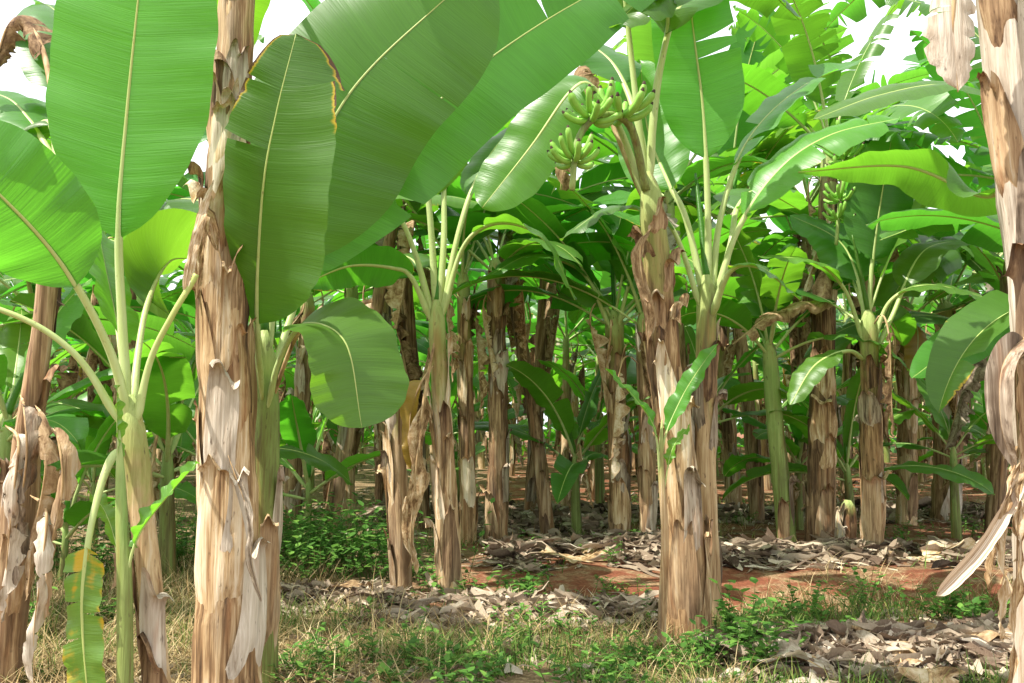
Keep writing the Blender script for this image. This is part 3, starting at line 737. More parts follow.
# --- main leaning trunk with bunch
p = hero('fruiting banana plant right of centre, its reddish trunk leaning left under a green bunch', 690, 632, 5.6, 'leaning fruiting trunk')
pstem(p, [(690, 632, 5.6, 23), (685, 545, 5.6, 20), (673, 430, 5.6, 16.5), (662, 320, 5.6, 14.5), (652, 210, 5.6, 12.5), (648, 172, 5.6, 9)], M['stem_mix'], 0.05, 26)
for (py, ln, th, dth, lift, curl, ca, mt) in [
        (630, .7, 1.9, 1.8, .012, .02, 1.2, 'dry_brown'), (625, .6, 0.5, 1.6, .014, .03, 2.0, 'dry'), (570, .6, 1.3, 1.2, .018, .04, 2.4, 'dry_grey'), (540, .7, 2.5, 1.4, .012, .03, 1.8, 'dry'),
        (500, .6, 0.8, 1.6, .012, .03, 2.6, 'dry'), (450, .6, 1.8, 1.4, .014, .04, 2.2, 'dry'), (420, .5, 2.8, 1.3, .02, .04, 2.0, 'dry_brown'), (395, .5, 1.2, 1.5, .014, .05, 2.8, 'dry'),
        (340, .22, 2.0, 1.8, .02, .05, 2.6, 'dry_brown'), (300, .2, 0.7, 1.6, .02, .05, 2.7, 'dry_brown'), (262, .16, 2.6, 1.5, .03, .04, 1.8, 'dry_brown'), (238, .14, 1.2, 1.8, .015, .04, 2.4, 'dry_brown')]:
    z = p.L * (632 - py) / 460
    p.sheath(max(0, z), min(z + ln, p.L), th, dth, M[SH[mt]], lift, curl, ca, ns=16, nt=10)
p.pleaf([(652, 225, 5.5), (640, 250, 5.45), (645, 300, 5.45), (648, 350, 5.46)], 0.1, 6, (-0.3, 0, 1), 'dry_brown', dry=True, rp=0.008, crumple=0.015)
p.pleaf([(648, 205, 5.6), (622, 130, 5.55), (592, 85, 5.5), (570, 92, 5.5), (532, 145, 5.5), (482, 208, 5.5)], 0.44, 36, (0.3, 0.8, 0.7), 'leaf', rp=0.02, a=0.15, b=0.25, ripple=0.01, sb=0.15, tip=5)
p.pleaf([(649, 205, 5.6), (637, 110, 5.6), (625, 5, 5.6), (612, -80, 5.5), (600, -170, 5.2)], 0.5, 55, (-0.2, 0.1, 1), rp=0.018, a=.2, b=.3)
p.pleaf([(648, 190, 5.6), (655, 90, 5.55), (668, 20, 5.5), (655, -10, 5.4), (610, 30, 5.2)], 0.55, 40, (-0.2, 0.9, 0.5), rp=0.02, a=.2, b=.45, tears=(4, 5))
p.pleaf([(647, 200, 5.6), (662, 60, 5.7), (685, 0, 5.9), (740, -30, 6.1), (800, 20, 6.3)], 0.5, 45, (0.2, 1, 0.2), rp=0.02, a=.2, b=.45, tears=(3, 3))
p.pleaf([(645, 205, 5.65), (640, 130, 5.9), (610, 60, 6.3), (560, 40, 6.7), (520, 80, 7)], 0.45, 40, (-0.1, 1, 0.2), rp=0.02, a=.2, b=.45, tears=(3, 3))
p.pleaf([(645, 205, 5.6), (600, 95, 5.75), (585, 70, 5.75), (575, 100, 5.7), (560, 190, 5.7)], 0.5, 18, (-0.3, 0.5, 0.8), 'dry_brown', dry=True, a=-.2, b=.6, crumple=0.03, tears=(4, 4), ragged=.4)
p.bunch([W(646, 190, 5.55), W(630, 126, 5.4), W(600, 116, 5.25), W(578, 140, 5.2), W(572, 190, 5.2)], 3, flen=0.22, per=13)

p = hero('banana plant growing against the leaning fruiting trunk, with a tall backlit upright leaf', 711, 612, 6.05, 'twin stem beside the leaning trunk')
pstem(p, [(705, 612, 6.05, 11), (706, 480, 6.05, 10.5), (706, 380, 6.05, 10), (707, 275, 6.05, 10)], M['stem_mix'], 0.05)
p.sheaths(9, [M['sh_brown'], M['sh_tan'], M['sh_grey']], front=True, zhi=0.85)
g = dict(a=0.22, b=0.25, rp=0.02)
p.pleaf([(708, 305, 6.05), (708, 210, 6.05), (703, 110, 6.05), (692, 20, 6.0), (684, -70, 5.9)], 0.4, 44, (-0.05, 0.1, 1), 'leaf_light', tears=(1, 2), **g)
p.pleaf([(706, 310, 6.05), (686, 220, 6.1), (668, 182, 6.2), (648, 130, 6.4), (640, 60, 6.5)], 0.45, 38, (-0.5, 0.5, 0.6), **g)
p.pleaf([(711, 310, 6.05), (737, 230, 6.0), (778, 170, 5.95), (830, 135, 5.9), (900, 118, 5.9)], 0.35, 34, (-0.35, 0.75, 0.6), 'leaf_light', tears=(3, 4), **g)
p.pleaf([(709, 310, 6.05), (720, 215, 6.1), (748, 140, 6.15), (800, 88, 6.2), (862, 60, 6.3)], 0.45, 34, (-0.45, 0.8, 0.4), tears=(4, 3), **g)
p.pleaf([(704, 312, 6.05), (678, 236, 6.0), (655, 214, 6.0), (610, 208, 6.0), (560, 240, 6.0)], 0.4, 24, (0, 1, 0.25), rp=0.02, a=.3, b=.45)
p.pleaf([(712, 312, 6.05), (730, 245, 6.2), (738, 205, 6.4), (760, 190, 6.9), (800, 210, 7.4)], 0.4, 36, (0, 1, 0.2), **g)
p.pleaf([(712, 315, 6.0), (730, 270, 5.8), (762, 268, 5.7), (800, 300, 5.7)], 0.4, 22, (0.2, 1, .3), 'leaf_aged', **g)
p.spear(0.8)

s = hero('small banana sucker with two raised leaves at the foot of the leaning fruiting trunk', 660, 622, 5.35, cat='banana sucker', name='banana_sucker')
pstem(s, [(676, 622, 5.3, 4.5), (665, 540, 5.3, 3.8), (661, 470, 5.3, 3), (662, 420, 5.3, 2)], M['stem_mix'], 0.03, 12)
s.pleaf([(661, 480, 5.3), (664, 440, 5.3), (683, 395, 5.28), (704, 362, 5.25), (718, 344, 5.22)], 0.33, 11, (-0.6, 0.3, 0.8), 'leaf_light', rp=0.007, a=0.3, b=0.1)
s.pleaf([(661, 480, 5.3), (655, 430, 5.25), (635, 398, 5.2), (605, 368, 5.1)], 0.33, 9, (0.4, 0.8, 0.5), 'leaf', rp=0.007, a=0.3, b=0.1)
s.pleaf([(662, 500, 5.3), (672, 450, 5.3), (690, 425, 5.35)], 0.4, 6, (-0.4, 0.8, 0.5), 'leaf_light', rp=0.005, a=0.3, b=0.1)

# --- right side stems
p = hero('straight brown fruiting banana plant right of centre, its bunch and dark bud stalk high up', 820, 548, 9.8, 'straight fruiting stem')
pstem(p, [(820, 548, 9.8, 14.5), (822, 430, 9.8, 13), (824, 320, 9.8, 11), (827, 220, 9.8, 9), (830, 140, 9.8, 8)], M['stem_brown'], 0.05)
p.sheaths(12, [M['sh_brown'], M['sh_tan'], M['sh_brown']], front=True)
p.bunch([W(830, 160, 9.75), W(838, 130, 9.5), W(846, 140, 9.2), W(842, 180, 9.1), W(836, 245, 9.1)], 5, flen=0.25, per=12)
p.skirt(3, azs=[3.3, 4.6, 0.2], zr=(.8, 1))
p.pleaf([(828, 200, 9.7), (824, 290, 9.5), (800, 303, 9.4), (765, 318, 9.3), (733, 345, 9.25)], 0.3, 15, (0, 1, 0.3), 'dry_brown', dry=True, a=0.2, b=0.9, crumple=0.02, tears=(3, 3), ragged=.3)
p.fan(9, tears=(2, 14), L=(1.6, 2.1), e=(0.2, 1.2))
p = hero('banana plant right of the straight fruiting stem, with wide fan of green petioles', 873, 557, 9.0, 'fan-leaved right stem')
pstem(p, [(873, 557, 9.0, 11), (872, 450, 9.0, 10.5), (870, 380, 9.0, 9.5), (868, 310, 9.0, 8)], M['stem_mix'], 0.06)
p.sheaths(9, [M['sh_grey'], M['sh_brown']], front=True, zhi=0.8)
g = dict(a=0.25, b=0.35, rp=0.022)
p.pleaf([(868, 345, 9), (872, 270, 9), (881, 200, 9), (893, 130, 8.9)], 0.4, 36, (0.1, 0.1, 1), 'leaf', **g)
p.pleaf([(866, 345, 9), (846, 290, 8.9), (815, 262, 8.7), (758, 256, 8.5)], 0.4, 20, (0, 1, 0.35), 'leaf_light', **g)
p.pleaf([(871, 345, 9), (890, 300, 8.9), (930, 285, 8.7), (995, 300, 8.5)], 0.4, 22, (0, 1, 0.3), **g)
p.pleaf([(871, 360, 9), (892, 315, 9), (925, 250, 9.1), (985, 240, 9.3)], 0.4, 25, (0, 1, 0.3), **g)
p.pleaf([(868, 345, 9), (858, 280, 9.2), (838, 240, 9.4), (790, 215, 9.6)], 0.4, 30, (-.2, .8, 0.5), **g)
p.pleaf([(866, 360, 9), (848, 350, 8.8), (815, 365, 8.6), (790, 405, 8.5)], 0.35, 16, (-.2, 1, 0.5), **g)
p.fan(4, L=(1.3, 1.7), azs=[1.0, 2.2, 1.6, 0.2]); p.spear(0.8); p.skirt(2, azs=[-1.2, 0.2], zr=(.75, .95))
p = hero('smooth green banana plant left of the straight fruiting stem, with slightly tilted stem', 788, 550, 9.8, 'smooth green stem')
pstem(p, [(788, 550, 9.8, 9.5), (780, 470, 9.8, 8.5), (773, 400, 9.8, 8), (769, 340, 9.8, 7)], M['stem_green'], 0.03)
p.sheath(0, 0.5, 2.0, 1.6, M['sh_brown']); p.sheath(0.2, 0.7, 0.5, 1.4, M['sh_grey'])
p.fan(8, L=(1.0, 1.4), hw=(.16, .24), e=(0.5, 1.35), mats=('leaf', 'leaf_light')); p.spear(.7)
p = hero('short banana stump between the smooth green stem and the fan-leaved plant, split and grey', 846, 556, 9.3, None, 'banana stump', 'banana_stump')
pstem(p, [(846, 556, 9.3, 9), (847, 520, 9.3, 8.5), (848, 500, 9.3, 7)], M['stem_brown'], 0.1)
p.sheaths(4, [M['sh_grey'], M['sh_brown']], front=True, big=0.5)
p.sheath(0.05, 0.45, 2.6, 1.4, M['sh_tan'], lift=.02, curl=.03)
p = hero('orange-brown banana plant right of the fan-leaved plant with a yellowed hanging leaf', 906, 523, 12.2, 'orange-brown right stem')
pstem(p, [(906, 523, 12.2, 9.5), (907, 440, 12.2, 9), (906, 380, 12.2, 8.5), (905, 310, 12.2, 7.5)], M['stem_mix'], 0.06)
p.sheaths(9, [M['sh_brown'], M['sh_tan']], front=True); p.skirt(2, zr=(.9, 1.1)); p.fan(7)
p.pleaf([(905, 335, 12), (915, 325, 11.8), (918, 340, 11.7), (915, 375, 11.7)], 0.3, 13, (0.2, 0.2, 1), 'leaf_gold', a=0.1, b=.3)
p = hero('broad shaggy banana plant toward the right edge, thick with dangling dead leaves', 946, 519, 12.6, 'broad shaggy right stem')
pstem(p, [(946, 519, 12.6, 13), (947, 440, 12.6, 12.5), (946, 380, 12.6, 11), (945, 300, 12.6, 8)], M['stem_brown'], 0.08)
p.sheaths(12, [M['sh_brown'], M['sh_grey']], front=True); p.skirt(7, zr=(.6, 1), azs=[-1.5, -0.4, -2.6, -2, -1, 0.3, 3]); p.fan(8, tears=(2, 10))
p.pleaf([(945, 330, 12.5), (985, 300, 10), (1015, 320, 8.5), (965, 340, 8.0), (912, 378, 7.6)], 0.6, 26, (0.1, 0.8, 0.6), a=.2, b=.3)
p = hero('ragged reddish banana plant with strips of bark hanging off, between two middle-distance trunks', 735, 507, 13.4, 'ragged reddish stem')
pstem(p, [(735, 507, 13.4, 8), (730, 440, 13.4, 7), (724, 370, 13.4, 6.5), (722, 300, 13.4, 6)], M['stem_mix'], 0.1)
p.sheaths(14, [M['sh_brown'], M['sh_tan'], M['sh_grey']], front=True); p.skirt(3); p.fan(7)
p = hero('leaning dark banana plant behind the fern-like bush at left, bare of low leaves', 292, 515, 11.4, 'leaning dark stem')
pstem(p, [(288, 515, 11.4, 9), (295, 450, 11.4, 8.5), (303, 390, 11.4, 8), (308, 290, 11.4, 7)], M['stem_brown'], 0.07)
p.sheaths(9, [M['sh_brown'], M['sh_grey']], front=True); p.skirt(3); p.fan(8)
p = hero('reddish split banana plant with splayed base leaves, behind the weedy bush', 348, 508, 12.5, 'splayed reddish stem')
pstem(p, [(348, 508, 12.5, 9), (346, 440, 12.5, 8), (350, 370, 12.5, 7), (352, 280, 12.5, 6)], M['stem_mix'], 0.08)
p.sheaths(11, [M['sh_brown'], M['sh_tan']], front=True); p.skirt(4, zr=(.3, .9)); p.fan(8)
p = hero('dark banana plant under the large drooping leaf, upper stem hung with rags', 383, 495, 14, 'rag-hung stem')
pstem(p, [(380, 495, 14, 7.5), (382, 420, 14, 7), (384, 340, 14, 7), (384, 250, 14, 6)], M['stem_brown'], 0.07)
p.sheaths(9, [M['sh_brown'], M['sh_grey']], front=True); p.skirt(4); p.fan(8)

# --- right foreground trunk at the frame edge
p = hero('big dry banana trunk cut by the right edge, trailing long bleached leaf strips', 1045, 790, 3.2, 'right edge trunk')
pstem(p, [(1048, 790, 3.2, 32), (1047, 600, 3.2, 30), (1043, 350, 3.2, 28), (1022, 150, 3.2, 28), (1004, 0, 3.2, 26), (994, -120, 3.2, 20)], M['stem_grey'], 0.05, 24)
for (py, ln, th, dth, lift, curl, ca, mt) in [(420, .5, 2.3, 1.6, .02, .04, 2.0, 'dry'), (330, .6, 1.8, 1.6, .012, .02, 1.4, 'dry_grey'), (240, .5, 2.6, 1.5, .012, .03, 1.4, 'dry'), (150, .5, 1.4, 1.5, .014, .03, 2.2, 'dry_brown'), (80, .45, 2.2, 1.6, .014, .02, 1.2, 'dry'), (600, .7, 2.0, 2.0, .014, .04, 2.0, 'dry_grey')]:
    z = p.L * (790 - py) / 910
    p.sheath(max(0, z), z + ln, th, dth, M['sh_brown' if mt == 'dry' else 'sh_grey'], lift, curl, ca, ns=16, nt=10)
p.pleaf([(1000, -70, 3.1), (975, -75, 3.0), (958, -30, 2.95), (953, 30, 2.95), (958, 92, 2.97)], 0.3, 29, (-0.2, 0.2, 1), 'sh_grey', dry=True, a=0.1, b=0.55, crumple=0.008, ripple=0.004, tears=(2, 2), tip=3, ragged=.3)
p.pleaf([(1035, 330, 3.08), (1010, 352, 3.02), (1000, 380, 3.0), (1002, 430, 3.0), (1016, 470, 3.02)], 0.12, 18, (-0.6, 0.2, 1), 'sh_grey', dry=True, rp=0.006, a=0.95, b=0.15, ripple=0.004, sb=.2, tip=1.6)
p.pleaf([(1032, 350, 3.1), (1018, 362, 3.03), (1016, 400, 3.02), (1020, 480, 3.0)], 0.12, 15, (0.5, 0.2, 1), 'sh_tan', dry=True, rp=0.005, a=0.8, b=0.1, ripple=0.004, tip=1.5)
p.pleaf([(1044, 420, 3.1), (1022, 470, 3.02), (985, 540, 2.95), (936, 596, 2.9)], 0.1, 10, (0.5, 0.5, 1), 'petiole_pale', dry=True, rp=0.007, a=0.7, b=0.0, ripple=0.001, sb=.1, tip=9, te=.5, ragged=.1)
for (x0, x1, y1, w) in [(1008, 1000, 640, 5), (1020, 1012, 690, 5), (1006, 990, 590, 3), (1028, 1017, 560, 6)]:
    p.pleaf([(x0 + 14, 440, 3.05), (x0, 500, 2.98), ((x0 + x1) / 2, (500 + y1) / 2, 2.97), (x1, y1, 2.99)], 0.05, w, (0.3, 0, 1), 'dry', dry=True, rp=0.004, crumple=0.01)
p.pleaf([(1000, -40, 3.2), (1010, 130, 3.6), (990, 195, 4.2), (905, 166, 4.5), (798, 172, 4.7)], 0.52, 42, [(0, 1, .2), (0, 1, .2), (0.1, .85, -.4), (0, .85, -.45), (0, .9, -.35)], 'leaf', a=0.1, b=0.3, ripple=0.01, tip=1.2, te=0.9)
p.fan(5, L=(1.6, 2.0), azs=[0.2, -0.8, 2.0, 1.2, -1.8])
p = hero('banana plant hidden behind the right edge trunk, sending grey-green leaves to the left', 1075, 540, 8, None)
pstem(p, [(1075, 560, 8, 14), (1070, 400, 8, 12), (1062, 250, 8, 10), (1055, 170, 8, 9)], M['stem_brown'])
p.sheaths(7, [M['sh_brown'], M['sh_grey']])
p.pleaf([(1054, 190, 8), (1010, 110, 7.9), (950, 85, 7.8), (880, 95, 7.7), (812, 120, 7.6)], 0.3, 34, (0, 0.9, 0.5), a=.3, b=.4, rp=.024)
p.pleaf([(1054, 190, 8), (1000, 210, 7.9), (950, 215, 7.8), (880, 240, 7.7)], 0.3, 30, (0, 0.9, 0.4), a=.3, b=.4, rp=.024, tears=(5, 6))
p.pleaf([(1054, 190, 8), (1020, 100, 8), (960, 20, 8.1), (870, -10, 8.3)], 0.3, 36, (-.3, 0.9, 0.4), a=.3, b=.4, rp=.024, tears=(16, 16))
p.fan(6, L=(1.6, 2.0), tears=(4, 14))
# ------------------------------------------------------------------ rows behind: eight kinds of plant, copied
def copy_tree(o, parent=None):
    c = o.copy(); COL.objects.link(c)
    if parent is not None: c.parent = parent
    for ch in KIDS.get(o.name, []): copy_tree(ch, c)
    return c


ADULT = []
specs = [('tall', 3.5, .098, 'stem_brown', 8, 3, (0, 5)), ('rag-hung', 3.0, .1, 'stem_brown', 8, 6, (4, 16)), ('tan-stemmed', 2.8, .095, 'stem_mix', 8, 3, (0, 4)),
         ('shredded-leaf', 3.9, .1, 'stem_brown', 9, 4, (10, 22)), ('slim', 2.5, .08, 'stem_mix', 8, 2, (0, 3)), ('shaggy', 3.3, .105, 'stem_brown', 8, 6, (2, 9)),
         ('green-topped', 2.2, .085, 'stem_green', 8, 2, (0, 3)), ('broad', 3.7, .112, 'stem_mix', 9, 5, (3, 14))]
for i, (look, H, r, mat, nl, nd, tr) in enumerate(specs):
    p = Plant('banana_plant', look, (0, 0, 0)); rg = p.rng
    lean = rg.normal(0, 0.28, 2)
    pts = [(0, 0, -0.05), (lean[0] * .3, lean[1] * .3, H * .33), (lean[0] * .7, lean[1] * .7, H * .66), (lean[0], lean[1], H)]
    r *= .85
    p.stem(pts, [r, r * .9, r * .78, r * .62], M[mat], sides=12, rough=0.07, n=34)
    p.sheaths(7, [M['sh_brown'], M['sh_brown'], M['sh_brown'], M['sh_tan'], M['sh_grey']], zhi=.85)
    p.skirt(nd, mats=('dry_brown', 'dry_brown', 'dry', 'dry_grey', 'dry_brown', 'leaf_gold'), zr=(.6, 1.0), hw=(.09, .18), L=(.7, 1.5), sub=False)
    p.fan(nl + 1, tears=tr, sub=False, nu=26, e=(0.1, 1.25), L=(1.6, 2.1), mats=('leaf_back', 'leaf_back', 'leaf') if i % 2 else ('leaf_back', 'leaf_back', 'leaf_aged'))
    p.spear(0.9)
    ADULT.append((look, p.root))
YOUNG = []
for i, (look, H, r, nl) in enumerate([('leafy', 0.9, .06, 7), ('spindly', 0.6, .035, 5), ('half-grown', 1.4, .08, 7)]):
    p = Plant('banana_sucker', look + 'young', (0, 0, 0))
    p.stem([(0, 0, -0.03), (0.02, 0, H * .5), (0.03, 0.02, H)], [r, r * .85, r * .6], M['stem_green'], sides=10, rough=0.03, n=16)
    if i != 1: p.skirt(2, L=(.4, .7), hw=(.05, .09), sub=False)
    p.fan(nl, sub=False, nu=22, L=(0.7 + .25 * (i != 1), 1.0 + .3 * (i != 1)), hw=(.13, .22), Lp=(.2, .35), e=(0.35, 1.3), tears=(0, 2), mats=('leaf', 'leaf_light'), bend=(.6, 1.3))
    p.spear(0.5); YOUNG.append((look, p.root))
KIDS = {}
for o in COL.objects:
    if o.parent is not None: KIDS.setdefault(o.parent.name, []).append(o)

rg = np.random.default_rng(77)
spots = []
yrow = 11.6
while yrow < 40:
    step = 2.15 if yrow < 20 else 2.1
    half = 0.57 * yrow * 1.07 + 1.2
    x = -half + rg.uniform(0, step)
    while x < half:
        q = (x + rg.normal(0, .3), yrow + rg.normal(0, .35))
        if all((q[0] - h[0]) ** 2 + (q[1] - h[1]) ** 2 > 1.15 ** 2 for h in HERO): spots.append(q)
        x += step
    yrow += 2.3 if yrow < 22 else 2.6
# a few near plants added at the frame sides, some unseen, for canopy shade
near = [(-5.0, 7.4), (-4.3, 9.0), (-2.75, 8.9), (5.3, 7.6), (5.2, 10.0), (4.9, 5.2)]
spots += near


def landmark(x, y):
    u = x / y; best = None
    for hx, hy, mk_ in HERO:
        if mk_ and (best is None or abs(hx / hy - u) < abs(best[0])): best = (u - hx / hy, mk_)
    du, mk_ = best
    return ('left of' if du < -0.012 else 'right of' if du > 0.012 else 'behind') + ' the ' + mk_


ORD = ['nearest', 'second', 'third', 'fourth', 'fifth', 'sixth', 'seventh', 'eighth', 'ninth', 'tenth', 'eleventh', 'twelfth', 'thirteenth', 'fourteenth', 'fifteenth', 'sixteenth', 'seventeenth', 'eighteenth']
count = {}; used = set()
FORCE = {}
for (px, d, ty, sc_) in [(548, 10.8, 0, 1.1), (530, 13.0, 3, 1.2), (755, 12.6, 0, 1.25), (795, 13.6, 3, 1.22), (866, 12.3, 3, 1.28), (330, 10.4, 0, 1.2), (935, 11.0, 7, 1.15), (690, 10.8, 0, 1.25), (425, 11.5, 3, 1.15), (985, 10.5, 1, 1.2), (130, 9.6, 1, 1.15), (60, 8.2, 4, 1.0)]:
    q = ((px - 512) / F * d, d)
    spots = [s_ for s_ in spots if (s_[0] - q[0]) ** 2 + (s_[1] - q[1]) ** 2 > 1.0]; spots.append(q); FORCE[q] = (ty, sc_)
for (x, y) in sorted(spots, key=lambda s: s[1]):
    i = FORCE[(x, y)][0] if (x, y) in FORCE else (int(rg.integers(len(ADULT))) if y < 16 or rg.random() < .6 else 4); look, src = ADULT[i]
    if src.name in used: o = copy_tree(src)
    else: o = src; used.add(src.name)
    o.location = (x, y, float(gh(x, y))); o.rotation_euler = (rg.normal(0, .045), rg.normal(0, .045), rg.uniform(0, 6.28))
    sc_ = rg.uniform(.95, 1.2); o.scale = (sc_, sc_, sc_ * rg.uniform(.95, 1.08))
    if (x, y) in FORCE: o.scale = (FORCE[(x, y)][1],) * 3
    k_ = landmark(x, y); c = count.get(k_, 0); count[k_] = c + 1
    o['label'] = f'{look} background banana plant, {ORD[c]} one {k_}'
    o['category'] = 'banana plant'; o['group'] = 'banana plants in the rows behind'
count = {}
ys = [((px - 512) / F * d, d) for px, d in [(70, 7.2), (175, 7.6), (100, 9.4), (15, 6.6), (310, 10.2), (205, 10)]]
while len(ys) < 62:
    y = 8.8 + 24 * rg.random() ** 1.2; x = rg.uniform(-.58, .58) * y
    if all((x - a) ** 2 + (y - b) ** 2 > .5 for a, b in ys) and all((x - h[0]) ** 2 + (y - h[1]) ** 2 > .35 for h in HERO):
        if y < 10.2 and -0.1 < x / y < 0.5: continue
        ys.append((x, y))
for (x, y) in sorted(ys, key=lambda s: s[1]):
    look, src = YOUNG[int(rg.integers(3))]
    if src.name in used: o = copy_tree(src)
    else: o = src; used.add(src.name)
    o.location = (x, y, float(gh(x, y))); o.rotation_euler = (0, 0, rg.uniform(0, 6.28)); sc_ = rg.uniform(.75, 1.3); o.scale = (sc_,) * 3
    k_ = landmark(x, y); c = count.get(k_, 0); count[k_] = c + 1
    o['label'] = f'{look} low green sucker, {ORD[c]} one {k_}'
    o['category'] = 'banana sucker'; o['group'] = 'young suckers among the trunks'

# ------------------------------------------------------------------ ground
xs = np.unique(np.concatenate([np.linspace(-150, -12, 24), np.linspace(-12, 12, 161), np.linspace(12, 150, 24)]))
yy = np.unique(np.concatenate([np.linspace(-60, 2, 12), np.linspace(2, 16, 120), np.linspace(16, 60, 40), np.linspace(60, 300, 24)]))
X, Y = np.meshgrid(xs, yy, indexing='ij')
Z = gh(X, Y)
tag(mk('ground', np.stack([X, Y, Z], -1).reshape(-1, 3), [f[::-1] for f in grid_faces(len(xs), len(yy))], M['soil']), kind='structure')


def on_screen(n, y0, y1, pxr=(-30, 1054), bias=1.0):
    y = y0 + (y1 - y0) * rg.random(n) ** bias
    x = (rg.uniform(pxr[0], pxr[1], n) - 512) / F * y
    return x, y


def noise2(x, y, s, seed=0):
    r_ = np.random.default_rng(seed); v = 0
    for i in range(6):
        a = r_.uniform(0, 6.28); f = s * r_.uniform(.6, 1.9)
        v = v + np.sin(f * (x * math.cos(a) + y * math.sin(a)) + r_.uniform(0, 6.28))
    return v / 6


def blades(name, x, y, h, w, lie, mat, seg=3, u=None, kind='stuff'):
    """many curved grass blades as one ground-cover object; lie 0 upright .. 1 flat"""
    n = len(x); az = rg.uniform(0, 6.28, n); z = gh(x, y)
    V = np.zeros((n, seg + 1, 2, 3)); el = (1 - lie) * 1.5 + rg.normal(0, .12, n); p = np.stack([x, y, z - .01], 1)
    d2 = np.stack([-np.sin(az), np.cos(az), 0 * az], 1)
    b = rg.uniform(.5, 1.5, n) * (0.35 + .5 * (1 - lie))
    for k_ in range(seg + 1):
        t = k_ / seg
        wd = (w * (1 - t ** 1.5) + .0004)[:, None]
        V[:, k_, 0] = p - d2 * wd; V[:, k_, 1] = p + d2 * wd
        e = el - b * t
        st = (h / seg)[:, None]
        p = p + st * np.stack([np.cos(az) * np.cos(e), np.sin(az) * np.cos(e), np.sin(e)], 1)
        p[:, 2] = np.maximum(p[:, 2], gh(p[:, 0], p[:, 1]) + .004 + .02 * rg.random(n))
    idx = np.arange(n)[:, None] * (seg + 1) * 2
    fc = []
    for k_ in range(seg):
        a = idx[:, 0] + 2 * k_
        fc.append(np.stack([a, a + 1, a + 3, a + 2], 1))
    fc = np.concatenate(fc)
    uu = rg.random(n) if u is None else u
    U = np.stack([np.repeat(uu, (seg + 1) * 2), np.tile(np.repeat(np.linspace(0, 1, seg + 1), 2), n)], 1)
    o = mk(name, V.reshape(-1, 3), fc, mat, None, U)
    if kind: tag(o, kind=kind)
    return o


# dry straw in the foreground and thin patches further back
x, y = on_screen(34000, 4.3, 6.5, bias=.9)
m = (noise2(x, y, 2.5, 3) + .35 * noise2(x, y, 9, 4) > -.2 + .35 * (y > 5.8) + .75 * ((x > 1.1) & (y < 5.9)))
x, y = x[m], y[m]; n = len(x)
o = blades('dry_grass', x, y, rg.uniform(.08, .36, n), rg.uniform(.0014, .0034, n), np.clip(rg.normal(.76, .2, n), .05, 1), M['straw'])
tag(o, 'dry straw grass matted over the foreground ground', 'dry grass')
x, y = on_screen(9000, 6.5, 14, bias=1.3)
m = (noise2(x, y, 1.6, 5) > .12); x, y = x[m], y[m]; n = len(x)
o = blades('dry_grass', x, y, rg.uniform(.10, .3, n), rg.uniform(.0015, .004, n), np.clip(rg.normal(.6, .25, n), .1, 1), M['straw'])
tag(o, 'sparse dry grass scattered between the middle trunks', 'dry grass')
x, y = on_screen(19000, 4.3, 6.6)
m = (noise2(x, y, 2.2, 8) + .3 * noise2(x, y, 8, 9) > -.02); x, y = x[m], y[m]; n = len(x)
o = blades('green_grass', x, y, rg.uniform(.05, .2, n), rg.uniform(.0015, .004, n), np.clip(rg.normal(.35, .2, n), 0, 1), M['grass'])
tag(o, 'green grass tufts growing through the foreground straw', 'grass')
x, y = on_screen(9000, 6.6, 16, bias=1.2)
m = (noise2(x, y, 1.4, 12) - .5 * ((x > -.3) & (y > 6.4) & (y < 8.2)) > .1); x, y = x[m], y[m]; n = len(x)
o = blades('green_grass', x, y, rg.uniform(.08, .3, n), rg.uniform(.002, .005, n), np.clip(rg.normal(.35, .2, n), 0, 1), M['grass'])
tag(o, 'green grass patches between the middle trunks', 'grass')


